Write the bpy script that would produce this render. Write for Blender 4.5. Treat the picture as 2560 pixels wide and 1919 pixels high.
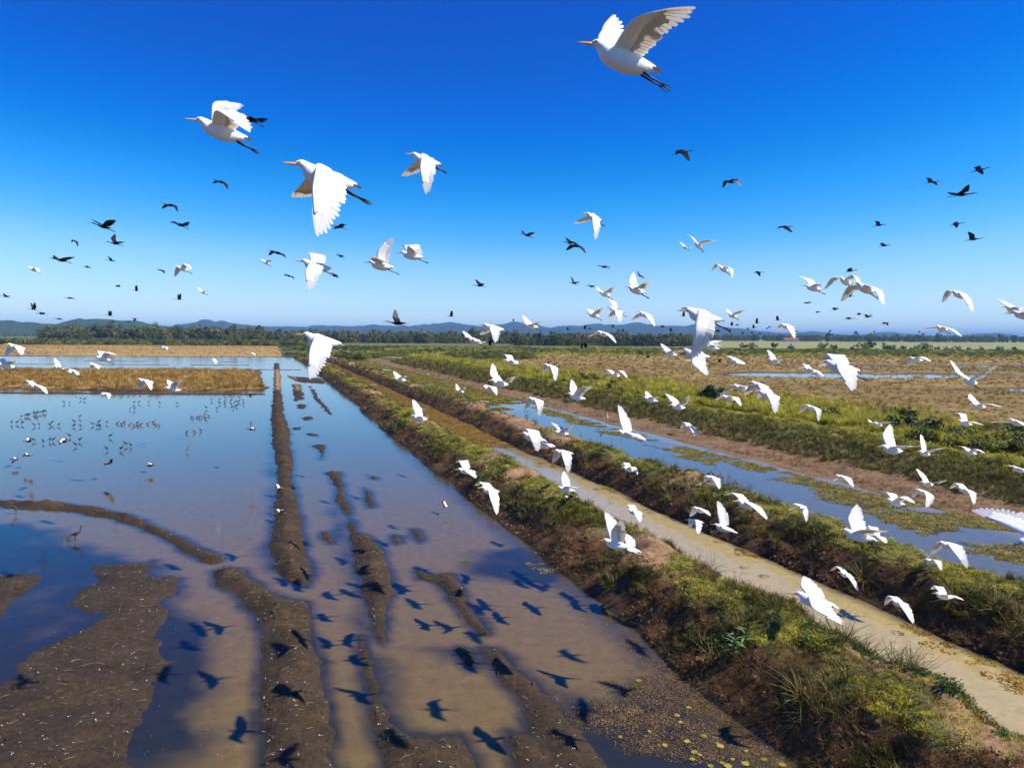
import bpy, bmesh, math, random
import numpy as np
from mathutils import Matrix, Vector, Euler

random.seed(7); rng = np.random.default_rng(7)
scene = bpy.context.scene
for o in list(bpy.data.objects): bpy.data.objects.remove(o)
COL = scene.collection

# ------------------------------------------------------------------ camera
IW, IH, FPX, CAMH = 2560.0, 1919.0, 1850.0, 7.0
HOR = 840.0                                   # horizon row in the middle of the photograph
PITCH = math.atan((IH/2-HOR)/FPX); ROLL = math.radians(0.30)
fwd = Vector((0, math.cos(PITCH), -math.sin(PITCH)))
rgt = Vector((1, 0, 0)); up = rgt.cross(fwd)
rgt, up = rgt*math.cos(ROLL)+up*math.sin(ROLL), up*math.cos(ROLL)-rgt*math.sin(ROLL)
CAMLOC = Vector((0, 0, CAMH))
cd = bpy.data.cameras.new('camera'); cam = bpy.data.objects.new('camera', cd); COL.objects.link(cam)
cam.matrix_world = Matrix(((rgt.x, up.x, -fwd.x, 0), (rgt.y, up.y, -fwd.y, 0), (rgt.z, up.z, -fwd.z, CAMH), (0, 0, 0, 1)))
cd.sensor_fit = 'HORIZONTAL'; cd.sensor_width = 36; cd.lens = FPX/IW*36
cd.clip_start = 0.1; cd.clip_end = 60000
scene.camera = cam
scene.render.resolution_x = 1024; scene.render.resolution_y = 767

# ------------------------------------------------------------------ sky, sun, exposure
SUN_EL = math.radians(46); SUN_AZ = math.radians(100)      # azimuth clockwise from +Y (straight ahead); 90 = right
w = bpy.data.worlds.new('World'); scene.world = w; w.use_nodes = True
nt = w.node_tree; nt.nodes.clear()
sky = nt.nodes.new('ShaderNodeTexSky'); sky.sky_type = 'NISHITA'; sky.sun_disc = False
sky.sun_elevation = SUN_EL; sky.sun_rotation = SUN_AZ
sky.altitude = 1000; sky.air_density = 1.0; sky.dust_density = 0.0; sky.ozone_density = 6.0
pre = nt.nodes.new('ShaderNodeMixRGB'); pre.blend_type = 'MULTIPLY'; pre.inputs[0].default_value = 1
pre.inputs[2].default_value = (0.125, 0.125, 0.125, 1)
gam = nt.nodes.new('ShaderNodeRGBCurve')          # the photograph's deep, saturated blue
for ch, pts in enumerate((((0, 0), (.10, .001), (.19, .003), (.25, .045), (.38, .25), (.68, .54), (1, .62)),
                          ((0, 0), (.10, .046), (.16, .058), (.22, .072), (.29, .125), (.364, .215), (.44, .31), (.61, .53), (.81, .71), (1, .80)),
                          ((0, 0), (.15, .18), (.30, .315), (.45, .44), (.56, .58), (.65, .67), (.75, .78), (1, .86)))):
    cv = gam.mapping.curves[ch]
    while len(cv.points) < len(pts): cv.points.new(.5, .5)
    for k_, p_ in enumerate(pts): cv.points[k_].location = p_
gam.mapping.update()
post = nt.nodes.new('ShaderNodeMixRGB'); post.blend_type = 'MULTIPLY'; post.inputs[0].default_value = 1
post.inputs[2].default_value = (13.3, 13.3, 13.3, 1)
bg = nt.nodes.new('ShaderNodeBackground'); bg.inputs[1].default_value = 0.074
ow = nt.nodes.new('ShaderNodeOutputWorld')
nt.links.new(sky.outputs[0], pre.inputs[1]); nt.links.new(pre.outputs[0], gam.inputs[1])
nt.links.new(gam.outputs[0], post.inputs[1]); nt.links.new(post.outputs[0], bg.inputs[0]); nt.links.new(bg.outputs[0], ow.inputs[0])
sl = bpy.data.lights.new('sun', 'SUN'); sl.energy = 5.0; sl.angle = math.radians(0.53); sl.color = (1, 0.93, 0.80)
so = bpy.data.objects.new('sun', sl); COL.objects.link(so)
sdir = Vector((math.sin(SUN_AZ)*math.cos(SUN_EL), math.cos(SUN_AZ)*math.cos(SUN_EL), math.sin(SUN_EL)))
so.rotation_euler = sdir.to_track_quat('Z', 'Y').to_euler(); so.location = (20, 0, 40)
vs = scene.view_settings; vs.view_transform = 'Standard'; vs.look = 'None'; vs.exposure = 0.45; vs.gamma = 1.0; vs.use_curve_mapping = False

# ------------------------------------------------------------------ pixel -> place helpers
def ray(px, py):
    return (fwd + rgt*((px-IW/2)/FPX) - up*((py-IH/2)/FPX))
def ground(px, py, z=0.0):
    d = ray(px, py); t = (z-CAMH)/d.z
    return (d.x*t, d.y*t)
def at(px, py, D):                           # D = distance along the view axis
    return CAMLOC + ray(px, py)*D
def project(p):
    q = p-CAMLOC; d = q.dot(fwd)
    return (IW/2+FPX*q.dot(rgt)/d, IH/2-FPX*q.dot(up)/d)
AZ = math.radians(-18.15)                    # the dikes run this way
DV = (math.sin(AZ), math.cos(AZ)); RV = (math.cos(AZ), -math.sin(AZ))
def uv2xy(u, v): return u*DV[0]+v*RV[0], u*DV[1]+v*RV[1]
def xy2uv(x, y): return x*DV[0]+y*DV[1], x*RV[0]+y*RV[1]

# ------------------------------------------------------------------ numpy noise
_perm = rng.random((256, 256)).astype(np.float32)
def vnoise(x, y):
    xi = np.floor(x).astype(int); yi = np.floor(y).astype(int)
    fx = x-xi; fy = y-yi; fx = fx*fx*(3-2*fx); fy = fy*fy*(3-2*fy)
    g = lambda a, b: _perm[a & 255, b & 255]
    return (g(xi, yi)*(1-fx)+g(xi+1, yi)*fx)*(1-fy)+(g(xi, yi+1)*(1-fx)+g(xi+1, yi+1)*fx)*fy
def fbm(x, y, s=1.0, o=4, seed=0):           # about -1..1
    r = 0; a = 1; t = 0
    for i in range(o):
        r = r+a*(vnoise(x*s+seed*17.3+i*31.7, y*s+seed*9.1+i*11.3)*2-1); t += a; a *= .55; s *= 2.03
    return r/t*1.5
def sstep(a, b, x):
    t = np.clip((x-a)/(b-a), 0, 1); return t*t*(3-2*t)
def sdpoly(px, py, poly):                    # signed distance, >0 inside
    P = np.array(poly); d = np.full(px.shape, 1e9); ins = np.zeros(px.shape, bool)
    for i in range(len(P)):
        ax, ay = P[i]; bx, by = P[(i+1) % len(P)]
        ex, ey = bx-ax, by-ay
        t = np.clip(((px-ax)*ex+(py-ay)*ey)/(ex*ex+ey*ey+1e-9), 0, 1)
        d = np.minimum(d, (px-ax-t*ex)**2+(py-ay-t*ey)**2)
        c = ((ay > py) != (by > py)) & (px < ex*(py-ay)/(ey if abs(ey) > 1e-9 else 1e-9)+ax)
        ins ^= c
    return np.where(ins, 1, -1)*np.sqrt(d)

# ------------------------------------------------------------------ object helpers
def tag(o, label=None, cat=None, group=None, kind=None):
    if label: o['label'] = label
    if cat: o['category'] = cat
    if group: o['group'] = group
    if kind: o['kind'] = kind
    return o
def link(name, me, parent=None):
    o = bpy.data.objects.new(name, me); COL.objects.link(o)
    if parent: o.parent = parent
    return o
def mesh_np(name, verts, faces, mats=(), smooth=True):
    me = bpy.data.meshes.new(name)
    verts = np.asarray(verts, np.float32); faces = np.asarray(faces, np.int32)
    n = faces.shape[1]
    me.vertices.add(len(verts)); me.vertices.foreach_set('co', verts.ravel())
    me.loops.add(faces.size); me.loops.foreach_set('vertex_index', faces.ravel())
    me.polygons.add(len(faces)); me.polygons.foreach_set('loop_start', np.arange(0, faces.size, n, dtype=np.int32))
    me.polygons.foreach_set('use_smooth', np.full(len(faces), smooth))
    for m in mats: me.materials.append(m)
    me.update(calc_edges=True)
    return me
def mesh_py(name, verts, faces, mats=(), smooth=True, midx=None):
    me = bpy.data.meshes.new(name); me.from_pydata([tuple(v) for v in verts], [], faces)
    for m in mats: me.materials.append(m)
    if smooth: me.polygons.foreach_set('use_smooth', [True]*len(me.polygons))
    if midx is not None: me.polygons.foreach_set('material_index', midx)
    me.update(); return me
def color_attr(me, name, cols):
    a = me.color_attributes.new(name, 'FLOAT_COLOR', 'POINT')
    c = np.ones((len(me.vertices), 4), np.float32); c[:, :cols.shape[1]] = cols
    a.data.foreach_set('color', c.ravel())
def grid_mesh(name, U, V, hfun, mats):
    uu, vv = np.meshgrid(U, V, indexing='ij'); x, y = uv2xy(uu, vv)
    z = hfun(x, y, uu, vv)
    nu, nv = len(U), len(V)
    idx = np.arange(nu*nv).reshape(nu, nv)
    f = np.stack([idx[:-1, :-1], idx[:-1, 1:], idx[1:, 1:], idx[1:, :-1]], -1).reshape(-1, 4)
    f = f[:, ::-1]
    me = mesh_np(name, np.stack([x, y, z], -1).reshape(-1, 3), f, mats)
    return me, x, y, z, uu, vv

# ------------------------------------------------------------------ material helpers
def mat(name):
    m = bpy.data.materials.new(name); m.use_nodes = True
    b = m.node_tree.nodes['Principled BSDF']; return m, m.node_tree, b
def simple(name, col, rough=.6, var=.12, scale=40, spec=.3, transl=0, tcol=None, bump=0):
    m, t, b = mat(name)
    N = t.nodes; Lk = t.links
    n = N.new('ShaderNodeTexNoise'); n.inputs['Scale'].default_value = scale; n.inputs['Detail'].default_value = 4
    tc = N.new('ShaderNodeTexCoord'); Lk.new(tc.outputs['Object'], n.inputs['Vector'])
    r = N.new('ShaderNodeMapRange'); r.inputs['To Min'].default_value = 1-var; r.inputs['To Max'].default_value = 1+var
    Lk.new(n.outputs['Fac'], r.inputs['Value'])
    mx = N.new('ShaderNodeMixRGB'); mx.blend_type = 'MULTIPLY'; mx.inputs[0].default_value = 1
    mx.inputs[1].default_value = (*col, 1); Lk.new(r.outputs[0], mx.inputs[2])
    Lk.new(mx.outputs[0], b.inputs['Base Color']); b.inputs['Roughness'].default_value = rough
    b.inputs['Specular IOR Level'].default_value = spec
    if bump:
        bp = N.new('ShaderNodeBump'); bp.inputs['Strength'].default_value = bump; bp.inputs['Distance'].default_value = .01
        Lk.new(n.outputs['Fac'], bp.inputs['Height']); Lk.new(bp.outputs[0], b.inputs['Normal'])
    if transl:
        tr = N.new('ShaderNodeBsdfTranslucent'); tr.inputs[0].default_value = (*(tcol or col), 1)
        ms = N.new('ShaderNodeMixShader'); ms.inputs[0].default_value = transl
        Lk.new(b.outputs[0], ms.inputs[1]); Lk.new(tr.outputs[0], ms.inputs[2])
        Lk.new(ms.outputs[0], N['Material Output'].inputs['Surface'])
    return m
def foliage(name, cols, rough=.55, transl=.25, spec=.25):
    """leaf colour picked per instance / per object, with a little noise along the leaf"""
    m, t, b = mat(name); N = t.nodes; Lk = t.links
    oi = N.new('ShaderNodeObjectInfo'); cr = N.new('ShaderNodeValToRGB')
    ad = N.new('ShaderNodeMath'); ad.operation = 'FRACT'
    n = N.new('ShaderNodeTexNoise'); n.inputs['Scale'].default_value = 6; n.inputs['Detail'].default_value = 2
    tc = N.new('ShaderNodeTexCoord'); Lk.new(tc.outputs['Object'], n.inputs['Vector'])
    a2 = N.new('ShaderNodeMath'); a2.operation = 'MULTIPLY_ADD'; a2.inputs[1].default_value = .55
    Lk.new(n.outputs['Fac'], a2.inputs[0]); Lk.new(oi.outputs['Random'], a2.inputs[2])
    a3 = N.new('ShaderNodeMath'); a3.operation = 'SUBTRACT'; a3.inputs[1].default_value = .27; Lk.new(a2.outputs[0], a3.inputs[0])
    Lk.new(a3.outputs[0], cr.inputs[0])
    e = cr.color_ramp.elements
    while len(e) < len(cols): e.new(.5)
    for i, c in enumerate(cols): e[i].position = i/(len(cols)-1); e[i].color = (*c, 1)
    Lk.new(cr.outputs[0], b.inputs['Base Color']); b.inputs['Roughness'].default_value = rough; b.inputs['Specular IOR Level'].default_value = spec
    if transl:
        tr = N.new('ShaderNodeBsdfTranslucent'); Lk.new(cr.outputs[0], tr.inputs[0])
        ms = N.new('ShaderNodeMixShader'); ms.inputs[0].default_value = transl
        Lk.new(b.outputs[0], ms.inputs[1]); Lk.new(tr.outputs[0], ms.inputs[2])
        Lk.new(ms.outputs[0], N['Material Output'].inputs['Surface'])
    return m
# ================================================================== THE SETTING: terrain
K = 2560/2212.0
def gp(pts, k=K): return [ground(a*k, b*k) for a, b in pts]
MUD = {   # outlines of the bare mud banks in the flooded field: (points, top height, side slope)
 'levee_a': ([(0,1082),(45,1083),(130,1086),(215,1098),(290,1115),(345,1140),(390,1160),(430,1182),(462,1196),(477,1208),(465,1214),(440,1213),(415,1200),(370,1172),(330,1152),(290,1135),(240,1120),(150,1103),(60,1098),(0,1097)], .30, .55),
 'levee_b': ([(455,1234),(490,1224),(520,1228),(540,1246),(580,1270),(610,1292),(655,1298),(668,1302),(672,1340),(688,1420),(698,1480),(706,1560),(716,1620),(722,1700),(724,1800),(560,1800),(566,1700),(572,1600),(566,1500),(572,1420),(566,1366),(545,1322),(510,1286),(480,1262),(462,1250)], .30, .45),
 'strip': ([(596,752),(593,775),(592,850),(585,900),(590,960),(600,1010),(598,1060),(592,1120),(585,1190),(592,1225),(620,1252),(645,1264),(660,1265),(671,1246),(662,1190),(645,1110),(632,1040),(630,980),(624,930),(614,900),(608,850),(602,775),(599,752)], .26, .6),
 'ridge_c': ([(703,1021),(735,1019),(742,1055),(756,1100),(766,1150),(796,1158),(822,1180),(842,1226),(848,1280),(835,1310),(832,1330),(840,1380),(832,1396),(816,1390),(802,1360),(798,1310),(782,1275),(766,1200),(758,1150),(748,1110),(726,1080),(728,1050)], .2, .5),
 'ridge_d': ([(768,1372),(788,1370),(796,1410),(812,1460),(822,1510),(840,1560),(868,1588),(930,1592),(995,1588),(1016,1620),(1030,1660),(1040,1760),(830,1760),(836,1640),(812,1570),(796,1490),(780,1420)], .16, .4),
 'ridge_e': ([(900,1230),(925,1242),(975,1238),(996,1268),(1010,1310),(1045,1345),(1058,1366),(1036,1372),(1004,1344),(980,1302),(958,1270),(930,1254),(906,1250)], .16, .5),
 'ridge_f': ([(1040,1397),(1085,1400),(1100,1440),(1140,1470),(1180,1500),(1236,1570),(1290,1636),(1320,1700),(1330,1760),(1190,1760),(1180,1660),(1150,1610),(1140,1560),(1120,1500),(1090,1470),(1060,1430)], .13, .35),
 'ridge_g': ([(1096,1578),(1140,1583),(1175,1612),(1215,1670),(1235,1760),(1150,1760),(1125,1665)], .13, .4),
 'clod_a': ([(990,1400),(1010,1405),(1026,1432),(1018,1442),(1000,1425)], .1, .5),
 'clod_b': ([(630,830),(650,830),(657,862),(637,866)], .12, .5),
 'clod_c': ([(640,874),(663,874),(658,884),(645,882)], .1, .5),
 'clod_d': ([(664,936),(690,938),(685,943),(668,941)], .1, .5),
 'clod_e': ([(675,962),(702,960),(700,985),(694,993),(690,972)], .12, .5),
 'clod_f': ([(668,833),(682,845),(690,862),(706,880),(718,896),(708,892),(694,876),(680,862)], .1, .5),
 'clod_g': ([(786,1052),(796,1060),(806,1090),(801,1096),(792,1072)], .1, .5),
 'clod_h': ([(892,1142),(905,1146),(920,1168),(908,1172),(900,1158)], .1, .5),
 'clod_i': ([(620,812),(690,818),(715,824),(700,828),(640,824)], .14, .5),
 'clod_j': ([(796,1026),(812,1030),(816,1036),(802,1034)], .1, .5),
 'clod_k': ([(651,902),(672,900),(676,905),(656,908)], .1, .5),
 'clod_l': ([(632,924),(648,922),(650,927),(636,928)], .1, .5),
 'clod_m': ([(848,1156),(862,1160),(866,1172),(856,1174)], .1, .5),
 'clod_n': ([(700,1150),(712,1160),(720,1174),(712,1176)], .08, .5),
 'flat_a': ([(200,1224),(330,1210),(342,1224),(305,1248),(390,1250),(386,1278),(346,1296),(352,1340),(330,1380),(372,1430),(372,1458),(335,1474),(312,1530),(285,1590),(262,1660),(250,1760),(-120,1760),(-120,1500),(0,1486),(60,1424),(104,1392),(180,1362),(212,1330),(134,1310),(216,1256)], .05, .12),
 'flat_b': ([(-60,1240),(60,1240),(104,1244),(92,1262),(46,1288),(0,1326),(-60,1340)], .045, .12),
}
MUDW = {k: (gp(p), h, s) for k, (p, h, s) in MUD.items()}
SHALLOW = [gp(p) for p in (   # clear shallow water over dark mud, and drifts of weed
 [(0,1128),(60,1122),(130,1142),(200,1182),(330,1216),(405,1246),(396,1312),(472,1370),(478,1440),(446,1560),(436,1660),(430,1780),(-150,1780),(-150,1140)],
 [(700,1090),(735,1096),(762,1170),(790,1310),(800,1400),(845,1440),(880,1580),(840,1590),(770,1372),(752,1250),(712,1160)],
 [(1010,1196),(1130,1170),(1240,1226),(1215,1264),(1090,1262),(1000,1240)],
 [(860,1395),(1085,1392),(1130,1440),(1180,1470),(1300,1500),(1360,1465),(1500,1480),(1640,1560),(1720,1640),(1800,1760),(1300,1760),(1180,1500),(1090,1480),(1060,1440)],
 [(580,900),(600,900),(600,1260),(570,1240)])]
D1 = ([-1e4,6.9,7.6,8.05,8.7,9.3,9.8,10.7,11.15,11.9,12.4,14.2,14.8,15.4,16.0,16.5,17.35,17.85,18.5,19.0,24.8,26.0,28.6,30.2,31.6,33.0,36.0,41.0,48.0,1e5],
      [-.16,-.18,-.2,0,.38,.80,.95,1.0,.72,0,-.3,-.3,0,.42,.80,1.0,1.02,.62,0,-.3,-.3,0,.22,.36,.80,1.0,1.0,.70,.32,.30])
def terrain(x, y, u, v, detail=True):
    wob = .22*fbm(u, v, .35, 3, 1)+.45*fbm(u, v, .07, 2, 2)*sstep(20, 60, u)
    wob = np.where((v > 5) & (v < 60), wob, 0)
    h = np.interp(v+wob, *D1)
    up_ = h > 0
    rough = fbm(u, v, 1.3, 4, 3)
    dike = sstep(7.7, 8.6, v)*(1-sstep(17.9, 18.7, v))+sstep(26, 29, v)*(1-sstep(38, 48, v))
    h = h+np.where(up_, dike*(rough*.20+.14*fbm(u, v, .5, 2, 8)), 0)*np.clip(h*2.5, 0, 1)
    # left fields, beyond the flooded one
    L = v < 7
    yw = y+3.5*fbm(x, y, .05, 4, 4)
    gold = sstep(92, 95, yw)*(1-sstep(139, 144, yw))*(1-sstep(-3, 0, v+2*fbm(x, y, .12, 2, 16)))
    h = np.where(L, h+gold*.40, h)
    lev = np.exp(-((y-87-.6*fbm(x, y, .03, 2, 5))/.8)**2)*(v < -.5)*.30
    bars = (np.exp(-((y-150-2*fbm(x, y, .02, 2, 6))/1.5)**2)+np.exp(-((y-168-4*fbm(x, y, .02, 2, 7))/1.8)**2)+np.exp(-((y-190-3*fbm(x, y, .015, 2, 9))/1.5)**2))*.26*(fbm(x, y, .05, 3, 11) > -.2)*(v < 6)
    h = np.where(L, h+lev+bars, h)
    far = sstep(226, 240, yw+6*fbm(x, y, .02, 2, 12))
    h = np.where(L, h*(1-far)+.28*far, h)
    # everything levels out into the plain far ahead
    lv = sstep(190, 260, u); h = np.where(~L, h*(1-lv)+.30*lv, h)
    # right field: shallow puddles in the ploughed ground
    R = v > 50
    pn = fbm(x, y, .05, 4, 13)
    band = np.exp(-((y-138)/9)**2)*sstep(30, 55, x)+np.exp(-((y-97-.05*x)/4)**2)*sstep(48, 62, x)+.8*np.exp(-((y-186)/8)**2)*sstep(70, 100, x)
    h = np.where(R, .30+.05*fbm(x, y, .4, 3, 14)-.75*band*np.clip(.75+pn+.5*fbm(x, y, .45, 2, 15), 0, 1), h)
    # mud banks of the flooded field
    nr = (v < 7.8) & (u < 190) & (u > 3) & (v > -45)
    mudm = np.full(h.shape, -9.0)
    if nr.any():
        xs, ys = x[nr], y[nr]; hb = h[nr].copy(); mm = np.full(xs.shape, -9.0)
        jit = .10*fbm(xs, ys, 1.1, 3, 20)+.05*fbm(xs, ys, 4.0, 2, 21)
        for k, (poly, top, slope) in MUDW.items():
            P = np.array(poly); bb = (xs > P[:, 0].min()-2) & (xs < P[:, 0].max()+2) & (ys > P[:, 1].min()-2) & (ys < P[:, 1].max()+2)
            if not bb.any(): continue
            sd = sdpoly(xs[bb], ys[bb], poly)+jit[bb]*(2.2 if k.startswith('flat') else 1)*np.clip(ys[bb]/40, 1, 3)
            hh = np.where(sd > 0, top*(1-np.exp(-sd*slope/top)), sd*.35)
            hh = np.where(sd > 0, hh*(1+.55*fbm(xs[bb], ys[bb], 2.5, 4, 22))+.008, hh)
            hb[bb] = np.maximum(hb[bb], hh); mm[bb] = np.maximum(mm[bb], sd)
        h[nr] = hb; mudm[nr] = mm
    h = h+np.where(h > .03, .02*fbm(x, y, 5.0, 3, 23), 0)
    terrain.mud = mudm
    return h
def tz(x, y):
    x = np.atleast_1d(np.asarray(x, float)); y = np.atleast_1d(np.asarray(y, float)); u, v = xy2uv(x, y)
    return terrain(x, y, u, v)
U = [5.0]
while U[-1] < 24000: U.append(U[-1]+max(.11, .0085*U[-1]*(1 if U[-1] < 400 else 2.5)))
U = np.array([-400, -150, -60, -25, -12, -5, 0, 3]+U)
Vc = list(np.arange(-14, 19.01, .13)); a, s = [], .13
p = 19.0
while p < 26000: s *= 1.028; p += s; a.append(p)
b_, s, p = [], .13, -14.0
while p > -26000: s *= 1.032; p -= s; b_.append(p)
V = np.array(b_[::-1]+Vc+a)
# --- ground material: colour of each zone comes in as a vertex colour, grain and relief are procedural
gm, t, b = mat('ground'); N = t.nodes; Lk = t.links
ca = N.new('ShaderNodeVertexColor'); ca.layer_name = 'zone'
geo = N.new('ShaderNodeNewGeometry')
def noise_node(scale, det=6, rough=.6):
    n = N.new('ShaderNodeTexNoise'); n.inputs['Scale'].default_value = scale; n.inputs['Detail'].default_value = det; n.inputs['Roughness'].default_value = rough
    Lk.new(geo.outputs['Position'], n.inputs['Vector']); return n
n1 = noise_node(9, 8, .7); n2 = noise_node(.9, 5); n3 = noise_node(38, 3)
r1 = N.new('ShaderNodeMapRange'); r1.inputs['From Min'].default_value = .3; r1.inputs['From Max'].default_value = .7; r1.inputs['To Min'].default_value = .45; r1.inputs['To Max'].default_value = 1.6
Lk.new(n1.outputs['Fac'], r1.inputs['Value'])
r2 = N.new('ShaderNodeMapRange'); r2.inputs['From Min'].default_value = .3; r2.inputs['From Max'].default_value = .7; r2.inputs['To Min'].default_value = .75; r2.inputs['To Max'].default_value = 1.25
Lk.new(n2.outputs['Fac'], r2.inputs['Value'])
m1 = N.new('ShaderNodeMixRGB'); m1.blend_type = 'MULTIPLY'; m1.inputs[0].default_value = 1
m2 = N.new('ShaderNodeMixRGB'); m2.blend_type = 'MULTIPLY'; m2.inputs[0].default_value = 1
Lk.new(ca.outputs['Color'], m1.inputs[1]); Lk.new(r1.outputs[0], m1.inputs[2]); Lk.new(m1.outputs[0], m2.inputs[1]); Lk.new(r2.outputs[0], m2.inputs[2])
Lk.new(m2.outputs[0], b.inputs['Base Color']); Lk.new(ca.outputs['Alpha'], b.inputs['Roughness']); b.inputs['Specular IOR Level'].default_value = .25
bm1 = N.new('ShaderNodeBump'); bm1.inputs['Strength'].default_value = .9; bm1.inputs['Distance'].default_value = .06; Lk.new(n1.outputs['Fac'], bm1.inputs['Height'])
bm2 = N.new('ShaderNodeBump'); bm2.inputs['Strength'].default_value = .5; bm2.inputs['Distance'].default_value = .015; Lk.new(n3.outputs['Fac'], bm2.inputs['Height']); Lk.new(bm1.outputs[0], bm2.inputs['Normal'])
Lk.new(bm2.outputs[0], b.inputs['Normal'])

me, X, Y, Z, UU, VV = grid_mesh('ground', U, V, terrain, [gm])
mudm = terrain.mud
def mixc(c, col, m): return c*(1-m[..., None])+np.array(col)*m[..., None]
big = fbm(X, Y, .25, 4, 31); fine = fbm(X, Y, 2.2, 3, 32)
c = np.zeros(X.shape+(3,))+np.array((.048, .030, .014))
c = mixc(c, (.086, .053, .024), sstep(.1, .25, Z)*(VV < 8)*sstep(-.4, .5, fine))
# dikes
ondike = sstep(.02, .25, Z)*(VV > 7.4)*(VV < 19.2)
c = mixc(c, (.105, .053, .021), ondike)
crest = sstep(.68, .9, Z)*(VV > 8)*(VV < 19)
bare = sstep(.0, .35, fbm(UU, VV, .22, 3, 33)-.05)
c = mixc(c, (.13, .125, .035), crest*(1-bare))
c = mixc(c, (.33, .20, .10), crest*bare)
# far bank of the second canal: mud shelf, grassy top
c = mixc(c, (.200, .122, .058), sstep(25.6, 26.4, VV)*(1-sstep(30.0, 31.2, VV+.8*fine)))
c = mixc(c, (.13, .10, .035), sstep(30.0, 31.2, VV+.8*fine)*(1-sstep(31.8, 33.2, VV+.6*fine)))
c = mixc(c, (.24, .225, .05), sstep(31.8, 33.2, VV+.6*fine)*(1-sstep(40, 46, VV+2*big)))
# ploughed brown field on the right
rf = sstep(40, 46, VV+2*big)
c = mixc(c, (.200, .128, .034), rf); c = mixc(c, (.275, .185, .050), rf*sstep(-.1, .6, big+fbm(X, Y, .02, 2, 34)))
c = mixc(c, (.31, .215, .065), rf*sstep(150, 235, Y))
c = mixc(c, (.085, .05, .026), rf*(1-sstep(.05, .22, Z)))
# golden fields on the left
gl = (VV < 4)*sstep(.05, .15, Z)*sstep(91, 94, Y)
c = mixc(c, (.33, .205, .06), gl*(Y < 147)); c = mixc(c, (.37, .25, .085), gl*(Y > 215)); c = mixc(c, (.30, .19, .07), gl*(Y > 215)*sstep(.1, .6, fbm(X, Y, .03, 3, 36)))
c = mixc(c, (.085, .06, .04), (VV < 4)*(Y > 100)*(1-sstep(.03, .16, Z)))
# the plain beyond
fp = sstep(262, 300, Y+.05*X)
c = mixc(c, (.13, .135, .035), fp*(VV > 4)); 
fl = sstep(430, 470, Y); c = mixc(c, (.12, .13, .035), fl*(X < 150))
fr = sstep(380, 420, Y)*sstep(-20, 60, X-.20*Y); c = mixc(c, (.25, .25, .085), fr)
c = mixc(c, (.14, .17, .06), sstep(1500, 2500, Y))
c = np.clip(c*(1+.22*fine[..., None]), 0, 1)
wet = np.where(VV < 8, 1-sstep(.03, .11, Z+.03*fine), 0)
color_attr(me, 'zone', np.concatenate([c, (.85-.16*wet)[..., None]], -1).reshape(-1, 4))
og = link('ground', me); tag(og, kind='structure')

# ================================================================== water
def water_mat(name, rip, scale, ior=1.33):
    m, t, b = mat(name); N = t.nodes; Lk = t.links
    ca = N.new('ShaderNodeVertexColor'); ca.layer_name = 'zone'
    geo = N.new('ShaderNodeNewGeometry')
    n = N.new('ShaderNodeTexNoise'); n.inputs['Scale'].default_value = 3.5; n.inputs['Detail'].default_value = 7; n.inputs['Roughness'].default_value = .65
    Lk.new(geo.outputs['Position'], n.inputs['Vector'])
    r = N.new('ShaderNodeMapRange'); r.inputs['From Min'].default_value = .3; r.inputs['From Max'].default_value = .7; r.inputs['To Min'].default_value = .82; r.inputs['To Max'].default_value = 1.16
    Lk.new(n.outputs['Fac'], r.inputs['Value'])
    sp = N.new('ShaderNodeTexNoise'); sp.inputs['Scale'].default_value = 13; sp.inputs['Detail'].default_value = 2; Lk.new(geo.outputs['Position'], sp.inputs['Vector'])
    sr = N.new('ShaderNodeMapRange'); sr.inputs['From Min'].default_value = .70; sr.inputs['From Max'].default_value = .74; sr.inputs['To Min'].default_value = 1; sr.inputs['To Max'].default_value = .45
    Lk.new(sp.outputs['Fac'], sr.inputs['Value'])
    mu = N.new('ShaderNodeMath'); mu.operation = 'MULTIPLY'; Lk.new(r.outputs[0], mu.inputs[0]); Lk.new(sr.outputs[0], mu.inputs[1])
    mx = N.new('ShaderNodeMixRGB'); mx.blend_type = 'MULTIPLY'; mx.inputs[0].default_value = 1
    Lk.new(ca.outputs['Color'], mx.inputs[1]); Lk.new(mu.outputs[0], mx.inputs[2]); Lk.new(mx.outputs[0], b.inputs['Base Color'])
    b.inputs['IOR'].default_value = ior; b.inputs['Roughness'].default_value = .06
    mp = N.new('ShaderNodeMapping'); mp.inputs['Scale'].default_value = (scale, scale*2.2, scale); Lk.new(geo.outputs['Position'], mp.inputs['Vector'])
    wv = N.new('ShaderNodeTexNoise'); wv.inputs['Scale'].default_value = 1; wv.inputs['Detail'].default_value = 4; Lk.new(mp.outputs[0], wv.inputs['Vector'])
    bp = N.new('ShaderNodeBump'); bp.inputs['Strength'].default_value = rip; bp.inputs['Distance'].default_value = .02
    Lk.new(wv.outputs['Fac'], bp.inputs['Height']); Lk.new(bp.outputs[0], b.inputs['Normal'])
    return m
wm_field = water_mat('muddy field water', .15, 2.6, 1.42); wm_canal = water_mat('canal water', .05, 2.0)
def water(name, U, V, wm, colf):
    me, x, y, z, u, v = grid_mesh(name, np.array(U), np.array(V), lambda x, y, u, v: np.zeros_like(x), [wm])
    c = colf(x, y, u, v); color_attr(me, 'zone', c.reshape(-1, 3))
    o = link(name, me); tag(o, kind='structure'); return o
def gs(a, b, s0, k):
    r = [a]
    while r[-1] < b: r.append(r[-1]+max(s0, k*abs(r[-1])))
    return r
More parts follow.
